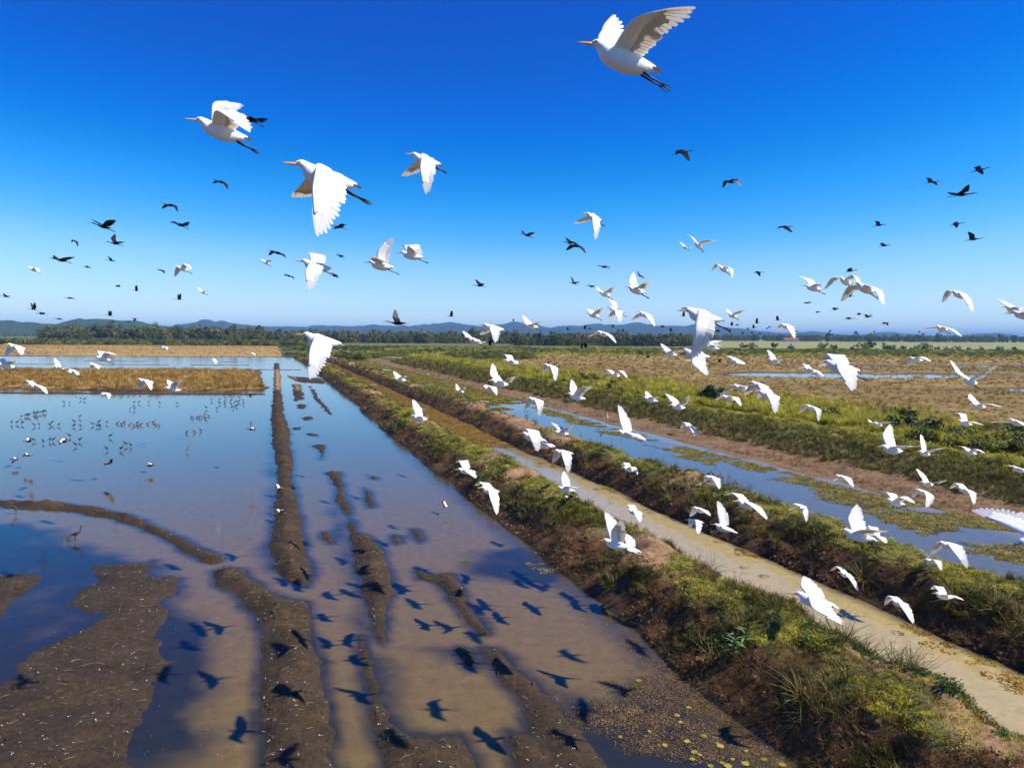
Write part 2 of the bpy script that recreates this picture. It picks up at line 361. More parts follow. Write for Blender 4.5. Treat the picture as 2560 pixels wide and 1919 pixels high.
def field_col(x, y, u, v):
    h = terrain(x, y, u, v); m = terrain.mud
    c = np.zeros(x.shape+(3,))+np.array((.155, .103, .032))
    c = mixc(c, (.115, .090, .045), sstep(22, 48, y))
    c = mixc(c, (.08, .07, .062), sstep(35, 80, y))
    jn = .32*fbm(x, y, .9, 4, 41); sh = np.zeros(x.shape)
    nr = (u < 120) & (v > -40)
    for P in SHALLOW:
        A = np.array(P); bb = nr & (x > A[:, 0].min()-3) & (x < A[:, 0].max()+3) & (y > A[:, 1].min()-3) & (y < A[:, 1].max()+3)
        sd = sdpoly(x[bb], y[bb], P)+jn[bb]; sh[bb] = np.maximum(sh[bb], sstep(-.4, .75, sd))
    sh = np.clip(sh*(1.12+.45*fbm(x, y, .6, 5, 42)), 0, 1)
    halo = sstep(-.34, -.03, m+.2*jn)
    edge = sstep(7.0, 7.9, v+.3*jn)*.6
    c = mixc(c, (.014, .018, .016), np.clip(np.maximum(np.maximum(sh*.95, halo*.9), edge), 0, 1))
    return c
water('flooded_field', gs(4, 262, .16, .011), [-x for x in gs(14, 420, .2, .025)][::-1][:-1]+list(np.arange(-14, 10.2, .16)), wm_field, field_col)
def canal1_col(x, y, u, v):
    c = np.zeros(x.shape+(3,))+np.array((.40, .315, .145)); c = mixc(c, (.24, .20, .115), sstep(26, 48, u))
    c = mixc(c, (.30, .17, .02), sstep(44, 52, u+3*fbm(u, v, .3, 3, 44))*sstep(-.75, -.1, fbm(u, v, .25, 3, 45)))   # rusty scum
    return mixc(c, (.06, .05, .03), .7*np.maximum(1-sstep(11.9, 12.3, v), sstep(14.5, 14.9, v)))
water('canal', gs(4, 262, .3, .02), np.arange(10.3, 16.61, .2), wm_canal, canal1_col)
def canal2_col(x, y, u, v):
    c = np.zeros(x.shape+(3,))+np.array((.12, .11, .085))
    c = mixc(c, (.30, .235, .03), sstep(66, 82, u+6*fbm(u, v, .2, 3, 46))*sstep(-.8, -.3, fbm(u, v, .3, 3, 47)))
    return mixc(c, (.22, .15, .075), sstep(24.6, 25.6, v))
water('canal', gs(4, 262, .4, .02), np.arange(16.8, 29.0, .3), wm_canal, canal2_col)
water('puddle_water', gs(10, 330, 2, .03), np.arange(44, 260, 3.0), wm_canal, lambda x, y, u, v: np.zeros(x.shape+(3,))+np.array((.06, .05, .04)))

# ================================================================== distant hills
def hills(name, D, prof, mats, depth, seed):
    P = np.array(prof, float); xs = np.arange(P[0, 0], P[-1, 0]+1, 6.0)
    ys = np.interp(xs, P[:, 0], P[:, 1])
    ys = ys-1.3*np.maximum(0, fbm(xs, xs*0, .03, 4, seed))*sstep(0, 4, P[:, 1].max()-ys)
    nr = 14; vs_ = []
    for j in range(nr):
        k = j/(nr-1)
        for i, px in enumerate(xs):
            d = ray(px, ys[i]); q = CAMLOC+d*D; hh = max(q.z, -1)
            n = float(fbm(np.array([px*.02]), np.array([j*.6]), 1, 3, seed+1)[0])
            s = math.sin(k*math.pi/2); 
            sc = (D-depth*(1-k))/D
            vs_.append((q.x*sc, q.y*sc, hh*(s if j < nr-1 else 1)+n*hh*.22*math.sin(k*math.pi)-(2 if j == 0 else 0)))
    m = len(xs); base = len(vs_)
    for i, px in enumerate(xs):                                  # back side
        q = CAMLOC+ray(px, ys[i])*D; vs_.append((q.x*1.25, q.y*1.25, -3))
    f = [(j*m+i, j*m+i+1, (j+1)*m+i+1, (j+1)*m+i) for j in range(nr) for i in range(m-1)]
    o = link(name, mesh_py(name, vs_, f, mats)); tag(o, kind='structure')
hm_near = simple('wooded hillside', (.04, .065, .028), .9, .6, .03, .1)
hm_far = simple('far hillside', (.022, .04, .03), .9, .5, .008, .1)
hills('hills', 6200, [(-900,838),(-300,822),(-60,808),(40,806),(130,812),(300,815),(420,818),(455,812),(490,806),(505,801),(520,802),(540,808),(555,806),(575,810),(640,815),(760,818),(860,817),(930,814),(1040,816),(1100,812),(1130,808),(1160,813),(1200,816),(1290,809),(1330,812),(1375,820),(1400,815),(1440,816),(1500,811),(1550,812),(1600,810),(1660,816),(1740,815),(1800,819),(1860,823),(1905,828),(1950,833),(1985,832),(2030,829),(2070,833),(2130,838),(2180,834),(2220,832),(2270,836),(2310,839),(2400,838),(2460,834),(2500,833),(2540,841),(2600,845),(2800,843),(3200,838),(3700,847)], [hm_far], 2300, 50)
hills('hills', 2700, [(-900,836),(-500,818),(-150,806),(-40,803),(30,804),(90,810),(140,812),(160,805),(200,800),(270,800),(300,802),(350,806),(380,812),(430,820),(520,833),(600,838)], [hm_near], 1000, 60)
# ================================================================== vegetation sources
def tuft_mesh(name, n, hgt, spread, width, bend, m, seed):
    r = random.Random(seed); vs_, f = [], []
    for i in range(n):
        a = r.uniform(0, 6.283); rad = spread*math.sqrt(r.random()); bx, by = rad*math.cos(a), rad*math.sin(a)
        la = a+r.uniform(-.9, .9); hh = hgt*r.uniform(.5, 1.1); bd = bend*r.uniform(.4, 1.3); w_ = width*r.uniform(.6, 1.2)
        px, py = -math.sin(la), math.cos(la); k = len(vs_)
        for j, tt in enumerate((0, .4, .75, 1)):
            off = bd*hh*tt*tt; z = hh*(tt-.35*bd*tt*tt); ww = w_*(1, .9, .6, .05)[j]
            cx, cy = bx+math.cos(la)*off, by+math.sin(la)*off
            vs_ += [(cx-px*ww, cy-py*ww, z), (cx+px*ww, cy+py*ww, z)]
        for j in range(3): f.append((k+2*j, k+2*j+1, k+2*j+3, k+2*j+2))
    return mesh_py(name, vs_, f, [m])
def leafy_mesh(name, n, rad, hgt, size, m, seed, flat=.5):
    r = random.Random(seed); vs_, f = [], []
    for i in range(n):
        a = r.uniform(0, 6.283); q = rad*math.sqrt(r.random())
        c_ = Vector((q*math.cos(a), q*math.sin(a), hgt*r.random()*(1-(q/rad)**2*.7)+.01))
        nrm = Vector((r.gauss(0, flat), r.gauss(0, flat), 1)).normalized()
        t_ = nrm.orthogonal().normalized(); t_.rotate(Matrix.Rotation(r.uniform(0, 6.28), 3, nrm)); s_ = nrm.cross(t_)
        L_ = size*r.uniform(.6, 1.2); W_ = L_*.38; k = len(vs_)
        vs_ += [tuple(c_), tuple(c_+t_*L_*.5+s_*W_+nrm*L_*.08), tuple(c_+t_*L_-nrm*L_*.12), tuple(c_+t_*L_*.5-s_*W_+nrm*L_*.08)]
        f += [(k, k+1, k+2), (k, k+2, k+3)]
    return mesh_py(name, vs_, f, [m], smooth=False)
def tube(vs_, f, pts, radii, seg=6):
    base = len(vs_); pts = [Vector(p) for p in pts]
    for i, p in enumerate(pts):
        d = (pts[min(i+1, len(pts)-1)]-pts[max(i-1, 0)]).normalized()
        a_ = d.orthogonal().normalized(); b_ = d.cross(a_)
        for s_ in range(seg):
            an = 6.2832*s_/seg; vs_.append(tuple(p+(a_*math.cos(an)+b_*math.sin(an))*radii[i]))
    for i in range(len(pts)-1):
        for s_ in range(seg):
            f.append((base+i*seg+s_, base+i*seg+(s_+1) % seg, base+(i+1)*seg+(s_+1) % seg, base+(i+1)*seg+s_))
    f.append(tuple(base+s_ for s_ in range(seg))[::-1]); f.append(tuple(base+(len(pts)-1)*seg+s_ for s_ in range(seg)))
def tree_parts(name, hgt, rad, clumps, leaves, leaf, seed, mleaf, mbark, low=.35, bare=0):
    """tapered trunk with limbs, crown of many leaf faces gathered in clumps"""
    r = random.Random(seed); tv, tf = [], []; lv, lf = [], []
    top = Vector((r.uniform(-.4, .4), r.uniform(-.4, .4), hgt*.62))
    tube(tv, tf, [(0, 0, -.3), (top.x*.3, top.y*.3, hgt*.2), (top.x*.7, top.y*.7, hgt*.42), tuple(top)], [hgt*.026, hgt*.021, hgt*.016, hgt*.008], 7)
    for i in range(clumps):
        a = r.uniform(0, 6.283); q = rad*math.sqrt(r.random())*.85; z = hgt*(low+(1-low)*r.random()**.8*(1-.55*(q/rad)**2))
        c_ = Vector((q*math.cos(a), q*math.sin(a), z*.95)); cr_ = rad*r.uniform(.22, .42)
        if i % 2 == 0:
            s0 = Vector((top.x*.6, top.y*.6, hgt*r.uniform(.22, .5))); mid = s0.lerp(c_, .55)+Vector((0, 0, hgt*.03))
            tube(tv, tf, [tuple(s0), tuple(mid), tuple(c_)], [hgt*.010, hgt*.006, hgt*.002], 5)
        if r.random() < bare: continue
        for j in range(leaves):
            d = Vector((r.gauss(0, 1), r.gauss(0, 1), r.gauss(0, .75))).normalized()*cr_*r.random()**.45
            p_ = c_+d; nrm = (d.normalized()+Vector((r.gauss(0, .6), r.gauss(0, .6), r.gauss(.4, .6)))).normalized()
            t_ = nrm.orthogonal().normalized(); t_.rotate(Matrix.Rotation(r.uniform(0, 6.28), 3, nrm)); s_ = nrm.cross(t_)
            L_ = leaf*r.uniform(.6, 1.3); k = len(lv)
            lv.extend([tuple(p_-t_*L_), tuple(p_+s_*L_*.5), tuple(p_+t_*L_), tuple(p_-s_*L_*.5)]); lf.append((k, k+1, k+2, k+3))
    return mesh_py(name+'_crown', lv, lf, [mleaf], smooth=False), mesh_py(name+'_trunk', tv, tf, [mbark])
def join_meshes(name, a, b_):
    vs_ = [v.co[:] for v in a.vertices]; n = len(vs_); vs_ += [v.co[:] for v in b_.vertices]
    f = [tuple(p.vertices) for p in a.polygons]+[tuple(i+n for i in p.vertices) for p in b_.polygons]
    return mesh_py(name, vs_, f, [a.materials[0], b_.materials[0]], False, [0]*len(a.polygons)+[1]*len(b_.polygons))
SRC = 0
def source(*meshes):
    global SRC; SRC += 1
    cl = bpy.data.collections.new('source_%d' % SRC)
    for i, m_ in enumerate(meshes): cl.objects.link(bpy.data.objects.new('src_%d_%d' % (SRC, i), m_))
    return cl
def scatter(name, pts, scl, cl, label, cat, tilt=.25, parent=None, squash=None):
    pts = np.asarray(pts, np.float32); n = len(pts)
    if n == 0: return
    me = bpy.data.meshes.new(name); me.vertices.add(n); me.vertices.foreach_set('co', pts.ravel())
    a = me.attributes.new('rot', 'FLOAT_VECTOR', 'POINT'); rot = np.stack([rng.normal(0, tilt, n), rng.normal(0, tilt, n), rng.uniform(0, 6.283, n)], -1).astype(np.float32); a.data.foreach_set('vector', rot.ravel())
    a = me.attributes.new('scl', 'FLOAT_VECTOR', 'POINT'); s3 = np.stack([scl, scl, scl if squash is None else scl*squash], -1).astype(np.float32); a.data.foreach_set('vector', s3.ravel())
    a = me.attributes.new('pick', 'INT', 'POINT'); a.data.foreach_set('value', rng.integers(0, 1000, n).astype(np.int32))
    o = link(name, me, parent)
    g = bpy.data.node_groups.new(name, 'GeometryNodeTree'); g.is_modifier = True
    g.interface.new_socket('Geometry', in_out='INPUT', socket_type='NodeSocketGeometry'); g.interface.new_socket('Geometry', in_out='OUTPUT', socket_type='NodeSocketGeometry')
    gi = g.nodes.new('NodeGroupInput'); go = g.nodes.new('NodeGroupOutput'); io = g.nodes.new('GeometryNodeInstanceOnPoints'); ci = g.nodes.new('GeometryNodeCollectionInfo')
    ci.inputs['Collection'].default_value = cl; ci.inputs['Separate Children'].default_value = True; ci.inputs['Reset Children'].default_value = True
    def na(nm, ty):
        q = g.nodes.new('GeometryNodeInputNamedAttribute'); q.data_type = ty; q.inputs['Name'].default_value = nm; return q
    g.links.new(gi.outputs[0], io.inputs['Points']); g.links.new(ci.outputs[0], io.inputs['Instance']); io.inputs['Pick Instance'].default_value = True
    g.links.new(na('pick', 'INT').outputs['Attribute'], io.inputs['Instance Index'])
    g.links.new(na('rot', 'FLOAT_VECTOR').outputs['Attribute'], io.inputs['Rotation'])
    g.links.new(na('scl', 'FLOAT_VECTOR').outputs['Attribute'], io.inputs['Scale'])
    g.links.new(io.outputs[0], go.inputs[0])
    md = o.modifiers.new('scatter', 'NODES'); md.node_group = g
    if label: tag(o, label, cat)
    o['kind'] = 'stuff'
    return o
def logu(a, b_, n, p=1.6):                     # more points near the camera
    t_ = rng.random(n); return (a**(1-p)+t_*(b_**(1-p)-a**(1-p)))**(1/(1-p))
M_green = foliage('grass green', [(.035, .052, .008), (.09, .10, .014), (.17, .165, .024), (.23, .195, .045)])
M_bright = foliage('grass bright', [(.24, .26, .018), (.40, .39, .022), (.54, .48, .045), (.54, .43, .08)], transl=.35)
M_olive = foliage('grass olive', [(.10, .085, .02), (.17, .145, .035), (.24, .19, .06)])
M_dry = foliage('grass dry', [(.065, .030, .010), (.16, .078, .024), (.32, .19, .065)])
M_gold = foliage('straw gold', [(.29, .165, .035), (.40, .245, .06), (.47, .32, .10)], transl=.3)
M_brown = foliage('stubble brown', [(.17, .105, .022), (.26, .17, .04), (.33, .235, .07)])
M_leaf = foliage('broad leaf', [(.03, .075, .014), (.06, .12, .018), (.12, .17, .03)])
M_dark = foliage('bush leaf', [(.022, .045, .012), (.04, .07, .016), (.075, .10, .025)])
M_tree = foliage('tree leaf', [(.045, .068, .016), (.095, .115, .026), (.15, .155, .04), (.21, .18, .085)], transl=.15)
M_shrub = foliage('shrub leaf', [(.08, .11, .02), (.16, .18, .03), (.25, .24, .05)], transl=.2)
M_bark = simple('bark', (.10, .07, .05), .9, .3, 8)
S_tuft = source(*[tuft_mesh('tuft', 22, .30, .10, .008, .7, m_, 10+i) for i, m_ in enumerate((M_green, M_olive, M_green, M_olive))])
S_mat = source(*[tuft_mesh('turf', 34, .09, .16, .006, .9, m_, 20+i) for i, m_ in enumerate((M_bright, M_olive, M_bright))], leafy_mesh('creeper', 40, .17, .06, .05, M_bright, 25))
S_dry = source(*[tuft_mesh('dry_tuft', 20, .26, .12, .006, 1.15, M_dry, 30+i) for i in range(3)])
S_leaf = source(*[leafy_mesh('leaf_clump', 60, .22, .16, .07, m_, 40+i, .6) for i, m_ in enumerate((M_leaf, M_green, M_leaf))])
S_tall = source(*[tuft_mesh('tall_tuft', 40, .75, .32, .017, .55, m_, 50+i) for i, m_ in enumerate((M_bright, M_bright, M_bright, M_bright, M_olive))])
S_gold = source(*[tuft_mesh('gold_tuft', 34, .62, .38, .022, .7, M_gold, 60+i) for i in range(3)])
S_brown = source(*[tuft_mesh('stubble', 26, .34, .30, .020, .75, M_brown, 70+i) for i in range(3)])
S_shrub = source(*[leafy_mesh('shrub', 260, 1.0, 1.15, .26, m_, 80+i, .9) for i, m_ in enumerate((M_shrub, M_shrub, M_dark, M_green))])
TREES = [tree_parts('tree%d' % i, 12, (4.6, 5.6, 4.0, 6.2, 3.4)[i], (15, 18, 14, 20, 10)[i], 55, .52, 90+i, M_tree, M_bark, (.12, .1, .15, .1, .5)[i], (0, 0, .1, 0, .25)[i]) for i in range(5)]
S_tree = source(*[join_meshes('forest_tree', a, b_) for a, b_ in TREES[:4]])
BUSH = [tree_parts('bush%d' % i, 3, (1.9, 2.3, 1.5)[i], 12, 60, .22, 120+i, (M_dark, M_shrub, M_dark)[i], M_bark, .12) for i in range(3)]

def put(name, u, v, cl, scl, label, cat, keep=None, tilt=.25, squash=None, sink=.01):
    x, y = uv2xy(u, v); z = tz(x, y); m_ = z > .04
    if keep is not None: m_ &= keep(x, y, u, v, z)
    x, y, z, s_ = x[m_], y[m_], z[m_], scl[m_]
    return scatter(name, np.stack([x, y, z-sink], -1), s_, cl, label, cat, tilt, None, squash)
def gsc(u, k=.012, n=None): return np.clip(.55+u*k, .55, 2.6)*rng.uniform(.6, 1.35, len(u))
# the two dikes
def dike_put(tagname, va, vb, crest_lo, n, seed):
    u = logu(7, 195, n); v = rng.uniform(va, vb, n); g_ = fbm(u, v, .33, 3, seed)
    put('dike_turf', u, v, S_mat, gsc(u, .018), 'short green turf and creepers on the crest of the %s dike' % tagname, 'grass', lambda x, y, u, v, z: (z > crest_lo) & (fbm(u, v, .22, 3, 33)-.05 < .05+.15*rng.normal(size=len(u))), .15)
    n2 = int(n*.7); u = logu(7, 195, n2); v = rng.uniform(va, vb, n2)
    put('dike_grass', u, v, S_tuft, gsc(u, .012), 'green and olive grass tufts on the slopes of the %s dike' % tagname, 'grass', lambda x, y, u, v, z: (z > .3) & (z < 1.05) & (fbm(u, v, .45, 3, seed) > .20), .45)
    u = logu(7, 195, n2); v = rng.uniform(va, vb, n2)
    put('dry_grass', u, v, S_dry, gsc(u, .010)*.75, 'dry brown roots and dead grass on the banks of the %s dike' % tagname, 'dry grass', lambda x, y, u, v, z: (z > .05) & (z < .88) & (fbm(u, v, .45, 3, seed) < .45), .8)
    n3 = n//5; u = logu(7, 140, n3); v = rng.uniform(va, vb, n3)
    put('leafy_weeds', u, v, S_leaf, gsc(u, .010), 'broad leaved weeds growing in patches on the %s dike' % tagname, 'weeds', lambda x, y, u, v, z: (z > .25) & (fbm(u, v, .5, 3, seed+3) > .28), .35)
dike_put('nearest', 8.0, 12.0, .86, 15000, 71)
dike_put('second', 14.7, 18.6, .88, 13000, 75)
# far bank: slope, grassy top, tall bright grass
n = 8000; u = logu(14, 190, n); v = rng.uniform(29.0, 34.0, n)
put('bank_grass', u, v, S_tuft, gsc(u, .016), 'dark olive grass on the bank beyond the wide canal', 'grass', None, .4)
n = 9000; u = logu(14, 190, n); v = rng.uniform(32, 40, n)
put('bank_turf', u, v, S_mat, gsc(u, .022)*1.3, 'pale green turf along the top of the far bank', 'grass', None, .15)
n = 16000; u = logu(16, 200, n, 1.35); v = 36.5+rng.exponential(5.5, n)
put('tall_grass', u, v, S_tall, gsc(u, .006), 'tall bright yellow green grass behind the far bank', 'grass', lambda x, y, u, v, z: (fbm(u, v, .12, 3, 81) > -.35) & (v < 58), .2)
n = 1500; u = logu(20, 200, n, 1.3); v = rng.uniform(36, 52, n)
put('low_shrubs', u, v, S_shrub, .35+.4*rng.random(n), 'dark green low shrubs among the tall grass', 'shrubs', lambda x, y, u, v, z: fbm(u, v, .09, 3, 84) > .42, .15)
n = 2600; u = logu(14, 160, n); v = 26.4+rng.exponential(1.6, n)
put('shelf_grass', u, v, S_dry, gsc(u, .012)*.6, 'sparse dry grass along the mud shelf of the wide canal', 'dry grass', lambda x, y, u, v, z: (v < 31) & (fbm(u, v, .3, 3, 88) > .0), .6)
# ploughed field stubble
n = 46000; x = rng.uniform(-20, 330, n); y = logu(45, 262, n, 1.2); u, v = xy2uv(x, y)
put('stubble', u, v, S_brown, .4+.0045*y*rng.uniform(.5, 1.2, n), 'reddish brown rice stubble covering the drained field', 'stubble', lambda x, y, u, v, z: (v > 43+6*rng.random(len(v))) & (z > .16) & (fbm(x, y, .3, 3, 86) > -.45), .3)
# golden straw on the left
n = 12000; x = rng.uniform(-170, -20, n); y = rng.uniform(91, 146, n); u, v = xy2uv(x, y)
put('straw_strip', u, v, S_gold, rng.uniform(.7, 1.5, n), 'golden straw standing between the two flooded fields', 'straw', lambda x, y, u, v, z: (v < 0) & (z > .12), .25)
n = 14000; x = rng.uniform(-420, 10, n); y = rng.uniform(226, 470, n); u, v = xy2uv(x, y)
put('straw_field', u, v, S_gold, rng.uniform(.5, 1.1, n), 'pale golden stubble of the far left field', 'straw', lambda x, y, u, v, z: (v < 4) & (z > .1), .3, .6)
# green scrub beyond the fields
def band(name, n, pxr, Dr, sc, cl, label, cat, sq=None, keep=None):
    px = rng.uniform(*pxr, n); D = rng.uniform(*Dr, n); x = (px-1280)/FPX*D; y = D
    m_ = np.ones(n, bool) if keep is None else keep(px, D, x, y)
    x, y = x[m_], y[m_]; z = np.full(len(x), .2); s_ = rng.uniform(*sc, len(x))
    scatter(name, np.stack([x, y, z], -1), s_, cl, label, cat, .12, None, sq)
band('scrub', 2600, (-500, 760), (455, 600), (1.6, 3.4), S_shrub, 'band of green scrub below the woods on the left', 'scrub')
band('scrub', 3000, (680, 1330), (215, 420), (.7, 1.7), S_shrub, 'green scrub and rough grass at the far end of the canals', 'scrub', .8, lambda px, D, x, y: (xy2uv(x, y)[1] > 6+0*x) & (fbm(x, y, .05, 3, 91) > -.1))
band('scrub', 4200, (1300, 2900), (272, 400), (.7, 1.7), S_shrub, 'low green scrub along the far edge of the brown field', 'scrub', .8, lambda px, D, x, y: fbm(x, y, .03, 3, 92) > -.25)
n = 14000; x = rng.uniform(-60, 330, n); y = rng.uniform(190, 430, n); u, v = xy2uv(x, y); m_ = (v > 6) & (y > 262-1.2*np.clip(60-v, 0, 60)); 
put('rough_grass', u[m_], v[m_], S_tall, rng.uniform(.8, 1.9, m_.sum()), 'rough olive grass on the plain beyond the fields', 'grass', lambda x, y, u, v, z: y < 400, .2)
# woods: one mass, with the trees one can tell apart on its skyline as single trees
def woods(n, pxr, Dr, hr, label):
    px = rng.uniform(*pxr, n); D = rng.uniform(*Dr, n); s_ = rng.uniform(*hr, n)/12
    scatter('woods', np.stack([(px-1280)/FPX*D, D, np.zeros(n)], -1), s_, S_tree, label, 'woods', .05)
woods(560, (110, 660), (620, 800), (8, 15), 'dark green wood on the left below the hills')
woods(130, (380, 660), (610, 660), (5, 9), 'front edge of the left wood above the scrub')
woods(560, (640, 1290), (640, 800), (6, 12.5), 'wood in the middle distance beyond the canals')
woods(480, (1290, 1730), (520, 640), (5, 10), 'wood behind the brown field left of the pale field')
woods(800, (1720, 3000), (1250, 1500), (8, 14), 'thin dark tree line on the horizon behind the pale field')
woods(150, (-700, 130), (1500, 1900), (8, 12), 'far tree line at the left foot of the hills')
def tree(px, D, h, k, label, group='trees on the skyline'):
    cr_, tr_ = TREES[k]; o = link('tree', None); s_ = h/12
    o.location = ((px-1280)/FPX*D, D, .1); o.scale = (s_, s_, s_); o.rotation_euler.z = random.uniform(0, 6.28)
    link('crown', cr_, o); link('trunk', tr_, o); tag(o, label, 'tree', group)
ORD = ['first', 'second', 'third', 'fourth', 'fifth', 'sixth', 'seventh', 'eighth', 'ninth', 'tenth', 'eleventh', 'twelfth', 'thirteenth', 'fourteenth', 'fifteenth', 'sixteenth', 'seventeenth', 'eighteenth', 'nineteenth', 'twentieth', 'twenty-first', 'twenty-second', 'twenty-third', 'twenty-fourth', 'twenty-fifth', 'twenty-sixth', 'twenty-seventh', 'twenty-eighth', 'twenty-ninth', 'thirtieth', 'thirty-first', 'thirty-second', 'thirty-third', 'thirty-fourth', 'thirty-fifth', 'thirty-sixth']
for i, (px, h) in enumerate([(198, 15.5), (243, 16.5), (276, 17), (305, 15.5), (385, 17.5), (442, 17), (505, 16), (585, 16), (628, 15)]):
    tree(px, 640, h, (3, 1, 0, 3, 1, 2, 3, 0, 1)[i], 'tall tree on the skyline of the left wood, %s from the left' % ORD[i])
for i, (px, h) in enumerate([(700, 12.5), (780, 13), (860, 12.5), (935, 12.5), (1050, 13.5), (1180, 15.5), (1200, 14.5)]):
    tree(px, 660, h, (0, 3, 1, 0, 3, 1, 2)[i], 'rounded tree above the middle wood, %s from the left' % ORD[i])
for i, (px, h) in enumerate([(1290, 12), (1380, 11), (1540, 12.5), (1560, 11.5), (1620, 11), (1680, 10.5)]):
    tree(px, 545, h, (1, 0, 3, 1, 2, 0)[i], 'broad tree above the wood behind the brown field, %s from the left' % ORD[i])
for i, (px, h) in enumerate([(1860, 10.5), (1950, 15), (2070, 21), (2138, 18), (2180, 20), (2298, 20), (2345, 20.5), (2500, 17)]):
    tree(px, 1230, h, (0, 3, 4, 0, 4, 4, 4, 2)[i], 'lone tree standing above the far right tree line, %s from the left' % ORD[i])
for i, (px, D, h) in enumerate([(1858, 470, 3.6), (1880, 450, 4.2), (1936, 480, 4.6), (1975, 440, 3.2), (2060, 420, 4.8), (2085, 430, 3.6), (2130, 400, 3.2), (2152, 450, 5.2), (2172, 455, 6.2), (2215, 420, 4.4), (2235, 425, 3.4), (2258, 440, 3.2), (2282, 400, 3.0), (2308, 420, 5.2), (2340, 410, 3.0), (2365, 415, 2.6), (2390, 430, 3.0), (2420, 420, 2.4), (2452, 440, 2.6), (2500, 430, 3.0), (2535, 435, 2.8)]):
    cr_, tr_ = BUSH[i % 3]; o = link('shrub', None); s_ = h/3
    o.location = ((px-1280)/FPX*D, D, .1); o.scale = (s_*1.1, s_*1.1, s_); o.rotation_euler.z = i*1.3
    link('foliage', cr_, o); link('stem', tr_, o); tag(o, 'dark round shrub at the edge of the pale green field, %s from the left' % ORD[i], 'shrub', 'shrubs before the pale field')
for i, (u_, v_, s_) in enumerate([(36, 38.5, .8), (46, 40, .6), (62, 40.5, .9), (30, 40, .55), (88, 39, .8), (28, 36.5, .35), (75, 37, .6)]):
    x, y = uv2xy(u_, v_); cr_, tr_ = BUSH[i % 3]; o = link('shrub', None); o.location = (x, y, float(tz(x, y)[0])-.03); o.scale = (s_, s_, s_*.75); o.rotation_euler.z = i*2.1
    link('foliage', cr_, o); link('stem', tr_, o)
    rank = sorted([36, 46, 62, 30, 88, 28, 75]).index(u_); tag(o, 'dark bush in the tall grass of the far bank, %s nearest' % ORD[rank], 'shrub', 'bushes in the tall grass')

# long tangled grass and soil clods that break up the banks
S_long = source(*[tuft_mesh('long_grass', 30, .60, .10, .0065, 1.15, m_, 150+i) for i, m_ in enumerate((M_green, M_olive, M_green, M_olive))])
def clod_mesh(name, m_, seed):
    b_ = bmesh.new(); bmesh.ops.create_icosphere(b_, subdivisions=2, radius=.5); r = random.Random(seed); sx, sy, sz = r.uniform(.8, 1.3), r.uniform(.7, 1.1), r.uniform(.5, .8)
    ox = r.uniform(0, 90)
    for v_ in b_.verts:
        n_ = float(fbm(np.array([v_.co.x*2.2+ox]), np.array([v_.co.y*2.2+v_.co.z*1.7]), 1, 3, seed)[0]); v_.co *= 1+.28*n_; v_.co.x *= sx; v_.co.y *= sy; v_.co.z *= sz
    me_ = bpy.data.meshes.new(name); b_.to_mesh(me_); b_.free(); me_.materials.append(m_); return me_
M_soil = foliage('soil clod', [(.055, .028, .012), (.12, .062, .025), (.21, .12, .055)], .9, 0, .15)
M_mudc = foliage('mud clod', [(.030, .021, .012), (.055, .037, .021), (.085, .056, .032)], .8, 0, .25)
S_clod = source(*[clod_mesh('clod', M_soil, 160+i) for i in range(4)]); S_mudclod = source(*[clod_mesh('mud_clod', M_mudc, 170+i) for i in range(3)])
for tn, va, vb, sd in (('nearest', 8.05, 10.2, 71), ('second', 14.8, 16.8, 75)):
    n = 9000; u = logu(7, 90, n); v = va+(vb-va)*rng.random(n)**1.4
    put('soil_clods', u, v, S_clod, (.03+.10*rng.random(n)**3)*(1+u*.012), 'lumps of brown soil on the left slope of the %s dike' % tn, 'soil', lambda x, y, u, v, z: (z < .95) & (fbm(u, v, .7, 3, sd+9) > -.15), .6)
    n = 420; u = logu(7, 90, n); v = rng.uniform(va, vb+1.2, n)
    put('long_grass', u, v, S_long, rng.uniform(.5, 1.15, n), 'long tangled grass hanging on the %s dike' % tn, 'grass', lambda x, y, u, v, z: (z > .3) & (fbm(u, v, .4, 3, sd+5) > .12), .45)
n = 9000; x = rng.uniform(-17, 9, n); y = 9+rng.random(n)**1.5*34; u, v = xy2uv(x, y)
put('mud_clods', u, v, S_mudclod, .02+.09*rng.random(n)**4, 'small clods and lumps on the mud banks of the pond', 'mud', lambda x, y, u, v, z: (v < 7.6) & (z > .015), .6, None, .004)
# ================================================================== birds
def feather_mat(name, col, tcol, transl):
    m = simple(name, col, .55, .05, 60, .2, transl, tcol, .15); return m
M_white = simple('white plumage', (.90, .89, .87), .7, .05, 50, .15, 0, None, .25)
M_wing = feather_mat('white wing feathers', (.90, .89, .87), (.88, .78, .62), .36)
M_bill = simple('orange bill', (.80, .36, .10), .4, .12, 90, .4)
M_lore = simple('yellow face skin', (.55, .38, .08), .5, .1, 80)
M_eye = simple('dark eye', (.01, .01, .01), .1, 0, 10, .6)
M_leg = simple('dark leg', (.028, .024, .020), .5, .25, 70, .4)
M_black = simple('dark glossy plumage', (.008, .008, .012), .5, .3, 60, .25)
M_blackw = simple('dark wing feathers', (.007, .007, .011), .5, .3, 60, .25)
M_greybill = simple('grey bill', (.10, .085, .07), .5, .2, 60)
M_chest = simple('chestnut plumage', (.16, .065, .028), .6, .25, 50)
M_brownb = simple('brown plumage', (.085, .055, .036), .65, .4, 45)
M_pale = simple('pale wing patch', (.75, .72, .66), .6, .06, 50)
M_red = simple('pinkish red bill', (.45, .10, .06), .45, .1, 60)
